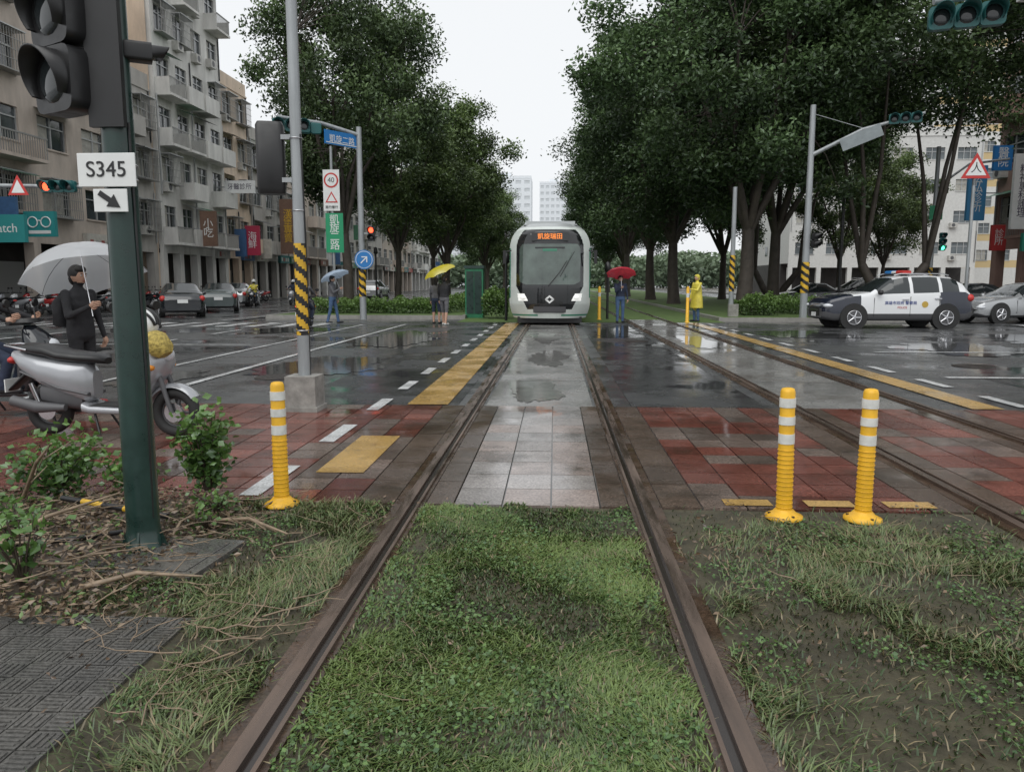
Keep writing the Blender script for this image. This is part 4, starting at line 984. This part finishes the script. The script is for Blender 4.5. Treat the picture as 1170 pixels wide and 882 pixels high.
# ------------------------------------------------------------------ people
def remesh(b, name, voxel, bones, mats):
    me = bpy.data.meshes.new(name); me.from_pydata(b.v, [], b.f); me.update()
    import bmesh
    bm = bmesh.new(); bm.from_mesh(me); bmesh.ops.remove_doubles(bm, verts=bm.verts, dist=.0001); bmesh.ops.recalc_face_normals(bm, faces=bm.faces); bm.to_mesh(me); bm.free()
    o = bpy.data.objects.new(name, me); sc.collection.objects.link(o)
    r = o.modifiers.new('r', 'REMESH'); r.mode = 'VOXEL'; r.voxel_size = voxel; sm = o.modifiers.new('s', 'SMOOTH'); sm.iterations = 3; sm.factor = .5
    dg = bpy.context.evaluated_depsgraph_get(); m2 = bpy.data.meshes.new_from_object(o.evaluated_get(dg)); o.modifiers.clear(); o.data = m2
    m2.materials.clear()
    for m in mats: m2.materials.append(m)
    n = len(m2.polygons); C = np.empty(n*3); m2.polygons.foreach_get('center', C); C = C.reshape(-1, 3)
    best = np.full(n, 1e9); idx = np.zeros(n, int)
    for (p, q, r_, mi) in bones:
        p = np.array(p); q = np.array(q); d = q-p; t = np.clip(((C-p)@d)/max(1e-9, d@d), 0, 1); dist = np.linalg.norm(C-(p+t[:, None]*d), axis=1)-r_
        s = dist < best; best[s] = dist[s]; idx[s] = mi
    m2.polygons.foreach_set('material_index', idx.astype(np.int32)); m2.polygons.foreach_set('use_smooth', np.ones(n, bool)); m2.update()
    return o
def umbrella(b, c, r, h, mat, shaft_to, tilt=(0, 0)):
    c = Vector(c); top = c+Vector((tilt[0], tilt[1], h)); vs = [top]; n = 48; rings = 6
    ax = (top-Vector(shaft_to)).normalized(); u = ax.cross(Vector((0, 1, 0))).normalized(); v_ = ax.cross(u)
    for i in range(1, rings+1):
        f = i/rings
        for j in range(n):
            t = 2*math.pi*j/n; sc_ = 1-.09*f*abs(math.sin(t*4))**.8; dr = h*(1-math.cos(f*1.15))/(1-math.cos(1.15))
            vs.append(top+(u*math.cos(t)+v_*math.sin(t))*r*math.sin(f*1.15)/math.sin(1.15)*sc_-ax*dr+ax*(.03*f*abs(math.sin(t*4))))
    fs = [(0, 1+j, 1+(j+1) % n) for j in range(n)]
    for i in range(rings-1):
        for j in range(n): fs.append((1+i*n+j, 1+(i+1)*n+j, 1+(i+1)*n+(j+1) % n, 1+i*n+(j+1) % n))
    b.add(vs, fs, mat, True); b.tube([shaft_to, top+ax*.05], .006, m_chrome, 6)
    for j in range(8):
        jj = int(j*n/8); b.tube([top-ax*.01]+[vs[1+i*n+jj]-ax*.006 for i in range(rings)], .0032, m_dgrey, 4, caps=False)
def person(name, loc, rz, top, bot, shoe, h=1.68, Lh=None, Rh=None, step=.0, hair=m_hair, umb=None, coat=False, shorts=False, longhair=False, hood=None, sit=False, long_sl=True, bag=None):
    """local frame: faces -Y, own left hand = +X"""
    b = MB(); k = h/1.7; MAT = [top, bot, m_skin, shoe, m_hair if hood is None else hood]
    hip = .9*k if not sit else .80
    kn = [( .10, -step*.5-.02, .49*k), (-.10, step*.5-.03, .49*k)]; an = [(.10, -step, .085), (-.10, step, .085)]
    if sit: kn = [(.17, -.42, .62), (-.17, -.42, .62)]; an = [(.15, -.34, .34), (-.15, -.34, .34)]
    dz = hip-.9*k; sh = [(.185*k, 0, 1.38*k+dz), (-.185*k, 0, 1.38*k+dz)]
    def hand_default(s): return (s*.25*k, -.10, .84*k+dz)
    hd = [Lh or hand_default(1), Rh or hand_default(-1)]
    bones = []
    def cap(p, q, r0, r1, mi):
        b.tube([p, q], [r0, r1], m_skin, 12); b.sphere(p, r0, m_skin, 12, 8); b.sphere(q, r1, m_skin, 12, 8); bones.append((p, q, (r0+r1)/2, mi))
    for i, s in enumerate((1, -1)):
        hp = (s*.09*k, 0, hip); cap(hp, kn[i], .092*k, .062*k, 1); cap(kn[i], an[i], .060*k, .038*k if shorts else .050*k, 2 if shorts else 1)
        f = an[i]; toe = (f[0]+s*.02, f[1]-.16, f[2]-.045); heel = (f[0], f[1]+.04, f[2]-.045); cap(heel, toe, .038, .036, 3); bones.append((f, f, .04, 3))
        S = Vector(sh[i]); Hn = Vector(hd[i]); d = Hn-S; ln = d.length; ua, fa = .29*k, .26*k; ln2 = min(ln, (ua+fa)*.995); Hn = S+d.normalized()*ln2
        a = (ua*ua-fa*fa+ln2*ln2)/(2*ln2); hh = math.sqrt(max(0, ua*ua-a*a)); side = Vector((s*.5, .4, -.8)); side = (side-d.normalized()*side.dot(d.normalized())).normalized()
        E = S+d.normalized()*a+side*hh; cap(tuple(S), tuple(E), .058*k, .046*k, 0); cap(tuple(E), tuple(Hn), .042*k, .030*k, 0 if long_sl else 2)
        hd[i] = Hn; dirn = (Hn-E).normalized(); pc = Hn+dirn*.045
        b.sphere(tuple(pc), (.036, .03, .045), m_skin, 10, 8); bones.append((tuple(Hn+dirn*.03), tuple(pc), .04, 2))
    z = dz
    b.loft([(0,0,.80*k+z,.12*k,.08*k,2),(0,0,.86*k+z,.175*k,.118*k,2.3),(0,.0,.95*k+z,.172*k,.122*k,2.3),(0,0,1.08*k+z,.158*k,.115*k,2.3),(0,-.005,1.25*k+z,.182*k,.128*k,2.4),(0,0,1.36*k+z,.185*k,.105*k,2.4),(0,.0,1.42*k+z,.11*k,.07*k,2),(0,0,1.46*k+z,.055*k,.055*k,2),(0,-.01,1.52*k+z,.05*k,.052*k,2)], m_skin, 'z', 2.3, 24)
    bones.append(((0, 0, 1.04*k+z), (0, 0, 1.38*k+z), .15, 0)); bones.append(((0, 0, .85*k+z), (0, 0, .93*k+z), .13, 1)); bones.append(((0, -.01, 1.47*k+z), (0, -.01, 1.52*k+z), .05, 2))
    hc = Vector((0, -.015, 1.595*k+z))
    b.sphere(hc, (.076, .093, .112), m_skin, 18, 12); b.sphere(hc+Vector((0, -.03, -.055)), (.052, .055, .055), m_skin, 12, 8); b.sphere(hc+Vector((0, -.098, -.012)), (.013, .02, .024), m_skin, 8, 6)
    for s in (1, -1): b.sphere(hc+Vector((s*.077, .008, -.005)), (.012, .02, .03), m_skin, 8, 6)
    bones.append((tuple(hc), tuple(hc), .09, 2)); bones.append((tuple(hc+Vector((0, -.03, -.05))), tuple(hc+Vector((0, -.03, -.05))), .055, 2))
    if coat:
        b.loft([(0,0,.50*k,.27,.20,2.2),(0,0,.8*k,.24,.18,2.2),(0,0,1.1*k,.20,.15,2.3),(0,0,1.36*k,.19,.11,2.3),(0,0,1.43*k,.09,.07,2)], m_skin, 'z', 2.2, 24); bones.append(((0, 0, .6*k), (0, 0, 1.3*k), .2, 0))
    o = remesh(b, name, .013, bones, MAT); o.location = loc; o.rotation_euler = (0, 0, rz)
    b = MB(); hm = hood or hair
    b.sphere(hc+Vector((0, .018, .022)), (.088, .098, .108), hm, 18, 10, z0=-.25 if not longhair else -.6); b.sphere(hc+Vector((0, -.035, .07)), (.07, .06, .05), hm, 14, 8)
    b.sphere(hc+Vector((0, .045, -.03)), (.078, .06, .085 if not longhair else .17), hm, 14, 8)
    b.obj('hair' if hood is None else 'hood', parent=o)
    b = MB()
    for s in (1, -1):
        b.sphere(hc+Vector((s*.031, -.085, .004)), (.013, .008, .007), m_white, 8, 6); b.sphere(hc+Vector((s*.031, -.091, .004)), (.006, .004, .006), m_black, 8, 6); b.sphere(hc+Vector((s*.031, -.089, .024)), (.018, .006, .004), m_hair, 8, 5)
    b.sphere(hc+Vector((0, -.087, -.058)), (.022, .008, .006), M('lips', (.35, .12, .1), .5), 8, 5); b.obj('face', parent=o)
    b = MB()
    for i, s in enumerate((1, -1)):
        H = Vector(hd[i]); down = Vector((0, 0, -1)) if H.z < 1.05*k else Vector((0, -.75, .25)).normalized(); across = Vector((0, 1, 0)) if H.z < 1.05*k else Vector((0, 0, 1)); inw = Vector((-s, 0, 0))
        base = H+down*.06
        for j, (o_, l) in enumerate(((-.026, .068), (-.009, .076), (.009, .072), (.025, .056))):
            p = base+across*o_; b.tube([p, p+down*l*.45+inw*.006, p+down*l*.8+inw*.026, p+down*l*.8+inw*.05], [.0088, .0082, .0075, .006], m_skin, 7)
        p = H+down*.03-across*.03; b.tube([p, p-across*.018+down*.03+inw*.01, p-across*.01+down*.055+inw*.025], [.010, .0088, .007], m_skin, 7)
    b.obj('fingers', parent=o)
    if umb:
        b = MB(); umbrella(b, umb[0], umb[1], umb[2], umb[3], umb[4], umb[5] if len(umb) > 5 else (0, 0)); b.obj('umbrella', parent=o)
    if bag:
        b = MB(); b.loft([(0,.17,.98*k,.13,.05,4),(0,.2,1.0*k,.15,.08,4),(0,.2,1.28*k,.14,.08,4),(0,.17,1.36*k,.1,.05,4)], bag, 'z', 4, 20); b.obj('backpack', parent=o)
    return o
def cloth(n, c): return M(n, c, .85, var=.4, vscale=9, bump=1., bscale=12)
c_blk = cloth('cloth_black', (.022, .022, .025)); c_navy = cloth('cloth_navy', (.025, .035, .065)); c_jean = cloth('denim', (.06, .11, .21)); c_gry = cloth('cloth_grey', (.12, .12, .13)); c_yel = M('raincoat_yellow', (.62, .53, .07), .35, var=.3, vscale=6, bump=.8, bscale=9); c_red = M('shoe_red', (.3, .03, .03), .6); c_wht = M('cloth_white', (.5, .5, .48), .7)
def umat(n, c, tr=.45):
    m = leaf_mat(n, tr, .25, .08); nt = m.node_tree; at = [x for x in nt.nodes if x.type == 'ATTRIBUTE'][0]; rgb = nt.nodes.new('ShaderNodeRGB'); rgb.outputs[0].default_value = (*c, 1)
    for l in list(at.outputs['Color'].links): nt.links.new(rgb.outputs[0], l.to_socket)
    return m
u_y = umat('umbrella_yellow', (.70, .60, .05)); u_r = umat('umbrella_red', (.6, .05, .08)); u_b = umat('umbrella_blue_white', (.45, .55, .68)); u_w = umat('umbrella_clear', (.74, .76, .78), .4)
nt = u_w.node_tree; out = nt.nodes['Material Output']; src = out.inputs['Surface'].links[0].from_socket; tr = nt.nodes.new('ShaderNodeBsdfTransparent'); ms = nt.nodes.new('ShaderNodeMixShader'); ms.inputs[0].default_value = .35; nt.links.new(src, ms.inputs[1]); nt.links.new(tr.outputs[0], ms.inputs[2]); nt.links.new(ms.outputs[0], out.inputs['Surface'])
person('pedestrian_with_clear_umbrella', (-5.45, 8.6, 0), R(75), c_blk, c_blk, c_red, 1.60, Rh=(-.12, -.28, 1.16), umb=((-.0, -.06, 1.46), .66, .36, u_w, (-.12, -.32, 1.05)), bag=c_blk)
person('pedestrian_with_yellow_umbrella', (-3.75, 26.2, 0), R(160), c_blk, c_gry, c_wht, 1.68, Rh=(.05, -.3, 1.3), umb=((.25, -.1, 1.75), .6, .22, u_y, (.05, -.34, 1.2), (.05, 0)), shorts=True, step=.12)
person('pedestrian_with_yellow_umbrella', (-4.15, 27.0, 0), R(170), c_gry, c_navy, c_blk, 1.6, umb=None, shorts=True, longhair=True)
person('pedestrian_with_red_umbrella', (2.35, 28.0, 0), R(10), c_navy, c_jean, c_blk, 1.68, Rh=(-.05, -.3, 1.25), umb=((0, -.05, 1.72), .55, .2, u_r, (-.05, -.34, 1.15)))
person('police_officer_in_raincoat', (5.25, 29.0, 0), R(-60), c_yel, c_jean, c_blk, 1.72, coat=True, hood=c_yel, Lh=(.1, -.4, 1.2))
person('pedestrian_with_blue_umbrella', (-7.9, 27.2, 0), R(85), c_gry, c_jean, c_blk, 1.66, Rh=(-.05, -.3, 1.22), umb=((0, -.05, 1.62), .55, .2, u_b, (-.05, -.34, 1.12)), step=.16)

# ------------------------------------------------------------------ scooters
def scooter(name, loc, rz, paint, rider=None, helmet=False, s=1., tail=False):
    b = MB()
    for x in (.64, -.62):
        b.torus((x, 0, .235), .18, .052, m_rubber, 'y', 32, 10); b.torus((x, 0, .235), .135, .014, m_dgrey, 'y', 28, 8); b.cyl((x, -.05, .235), (x, .05, .235), .045, m_grey, 14)
        for i in range(5):
            a = i*2*math.pi/5; b.tube([(x, 0, .235), (x+.13*math.cos(a), 0, .235+.13*math.sin(a))], [.02, .012], m_dgrey, 6)
        b.cyl((x, -.052, .235), (x, -.046, .235), .09, m_chrome, 20)
    for y in (-.075, .075): b.tube([(.64, y, .235), (.56, y, .50), (.47, y*.8, .74)], [.02, .024, .024], m_dgrey, 8)
    vs = []; fs = []
    for i in range(15):
        a = R(35)+R(125)*i/14
        for y, rr in ((-.075, .235), (-.055, .262), (0, .272), (.055, .262), (.075, .235)): vs.append((.64+rr*math.cos(a), y, .235+rr*math.sin(a)))
    for i in range(14):
        for j in range(4): fs.append((i*5+j, i*5+j+1, i*5+j+6, i*5+j+5))
    b.add(vs, fs, paint, True)
    b.loft([(.30,0,.27,.05,.12,3),(.36,0,.40,.075,.19,3),(.43,0,.56,.12,.21,2.6),(.47,0,.70,.15,.20,2.4),(.44,0,.82,.14,.18,2.4),(.38,0,.92,.09,.13,2.3),(.36,0,.97,.05,.07,2)], paint, 'z', 2.5, 24)
    b.loft([(.26,0,.32,.03,.12,3),(.29,0,.55,.03,.17,3),(.31,0,.80,.03,.15,3)], m_dgrey, 'z', 3, 16)
    b.sphere((.56, 0, .76), (.075, .11, .07), M('scooter_lamp', (.6, .62, .65), .06, coat=.6), 16, 10)
    for y in (-.17, .17): b.sphere((.50, y, .66), (.06, .045, .035), M('indicator_amber', (.7, .25, .02), .2), 10, 6)
    b.loft([(.34,0,1.0,.12,.14,3),(.36,0,1.04,.08,.12,3)], m_black, 'z', 3, 16)
    b.tube([(.30, -.34, 1.0), (.33, -.15, .99), (.36, 0, .99), (.33, .15, .99), (.30, .34, 1.0)], [.018, .014, .014, .014, .018], m_black, 8)
    for y in (-.31, .31): b.cyl((.305, y-.05, 1.0), (.305, y+.05, 1.0), .021, m_rubber, 10)
    for y in (-.24, .24):
        b.tube([(.32, y, 1.0), (.30, y*1.15, 1.12), (.29, y*1.3, 1.17)], .007, m_black, 6); b.loft([(.285, y*1.35, 1.20, .065, .045, 2.4), (.305, y*1.35, 1.20, .06, .04, 2.4)], m_black, 'x', 2.4, 16)
    b.loft([(.34,0,.25,.13,.03,4),(.2,0,.255,.16,.035,4),(-.12,0,.26,.16,.04,4),(-.2,0,.28,.15,.05,4)], paint, 'x', 4, 20); b.box(-.14, .28, -.13, .13, .292, .302, m_rubber)
    b.loft([(-.12,0,.48,.07,.13,3),(-.18,0,.50,.13,.19,3),(-.36,0,.54,.17,.17,2.8),(-.6,0,.60,.17,.14,2.6),(-.8,0,.68,.13,.10,2.4),(-.93,0,.74,.06,.045,2)], paint, 'x', 2.8, 24)
    b.loft([(-.14,0,.40,.135,.02,3),(-.4,0,.46,.175,.018,3),(-.8,0,.60,.135,.015,3)], m_dgrey, 'x', 3, 20)
    b.loft([(-.22,0,.36,.10,.12,3),(-.45,0,.38,.13,.12,3),(-.62,0,.40,.12,.09,3)], m_dgrey, 'x', 3, 20)
    b.loft([(.0,0,.70,.05,.03,2.4),(-.04,0,.72,.11,.045,2.4),(-.25,0,.735,.15,.05,2.5),(-.42,0,.75,.155,.055,2.5),(-.55,0,.79,.15,.06,2.5),(-.78,0,.81,.12,.05,2.4),(-.86,0,.81,.05,.03,2)], m_black, 'x', 2.5, 24)
    b.sphere((-.93, 0, .70), (.05, .10, .04), m_litr if tail else m_red, 12, 8); b.loft([(-.80,0,.58,.06,.03,3),(-.98,0,.42,.07,.012,3)], m_black, 'x', 3, 14); b.box(-1.0, -.99, -.09, .09, .40, .52, m_white)
    b.tube([(-.72, .12, .80), (-.95, .10, .84), (-.98, 0, .84), (-.95, -.10, .84), (-.72, -.12, .80)], .012, m_chrome, 8)
    b.tube([(-.35, -.15, .28), (-.62, -.16, .28), (-.86, -.17, .34)], [.03, .055, .05], m_dgrey, 12); b.box(-.64, -.28, .08, .14, .2, .32, m_dgrey)
    b.tube([(-.1, -.1, .22), (-.02, -.16, .04)], .012, m_black, 6); b.tube([(-.1, .1, .22), (-.02, .16, .04)], .012, m_black, 6)
    for y in (-.15, .15): b.tube([(-.62, y*.75, .25), (-.68, y, .5)], .022, m_chrome, 8)
    o = b.obj(name, loc, rz, scale=s)
    if helmet:
        b = MB(); b.T = Matrix.Translation((.40, -.08, 1.05)) @ Matrix.Rotation(R(18), 4, 'Y')
        b.sphere((0, 0, 0), (.15, .135, .14), m_white, 24, 14, z0=-.45); b.sphere((0, 0, 0), (.135, .12, .125), m_black, 18, 10); b.torus((0, 0, -.06), .13, .016, m_black, 'z', 24, 8)
        for a in (-.55, 0, .55):
            b.tube([(.153*math.cos(R(t)), .136*math.sin(a)*(.3+.7*math.sin(R(t))), .144*math.sin(R(t))*math.cos(a)) for t in range(15, 166, 10)], .014, m_black, 6)
        b.T = Matrix.Translation((.58, -.14, .88)) @ Matrix.Rotation(R(-35), 4, 'Y'); b.loft([(0,0,-.13,.05,.07,3),(0,0,-.08,.085,.11,3),(0,0,.05,.085,.12,3),(0,0,.10,.05,.08,3)], M('straw_yellow', (.42, .32, .08), .7, var=.6, vscale=35, bump=1, bscale=50), 'z', 3, 20)
        b.T = Matrix.Identity(4); b.obj('helmet', parent=o)
    if rider:
        r = person('rider', (-.22, 0, .0), R(90), rider[0], rider[1], c_blk, 1.68, Lh=(.28, -.52, 1.02), Rh=(-.28, -.52, 1.02), sit=True)
        r.parent = o
        b = MB(); b.sphere((-.22, 0, 1.50+.02), (.145, .125, .135), rider[2], 18, 10, z0=-.4); b.sphere((-.205, 0, 1.50), (.13, .115, .12), m_hair, 14, 8); b.obj('helmet', parent=o)
    return o
p_sc = M('scooter_silver', (.36, .37, .39), .25, metal=.35, coat=.5); p_rd = M('scooter_red', (.35, .03, .03), .25, coat=.5)
scooter('parked_scooter', (-4.1, 6.85, .012), R(-4), p_sc, helmet=True)
scooter('parked_scooter', (-5.9, 7.8, .012), R(12), p_dk, rider=(c_blk, c_navy, m_blackg))
scooter('scooter_with_rider', (-8.0, 24.5, 0), R(95), p_dk, rider=(c_gry, c_navy, m_blackg), tail=True)
scooter('scooter_with_rider', (-18.2, 46, 0), R(-80), p_dk, rider=(c_yel, c_navy, m_white)); scooter('scooter_with_rider', (-16.8, 49, 0), R(-85), p_sc, rider=(c_navy, c_blk, m_white))
proto = [scooter('parked_scooter', (-23.2, 31+i*.85, 0), R(172+6*i), p) for i, p in enumerate([p_dk, p_sc, p_wh, p_rd])]
for i in range(30):
    if i % 9 == 8: continue
    y = 34.6+i*.85; o = link('parked_scooter', proto[random.randrange(4)].data, (-23.2+random.uniform(-.12, .12), y, 0), R(180+random.uniform(-14, 14)))
print('objects', len(bpy.data.objects))
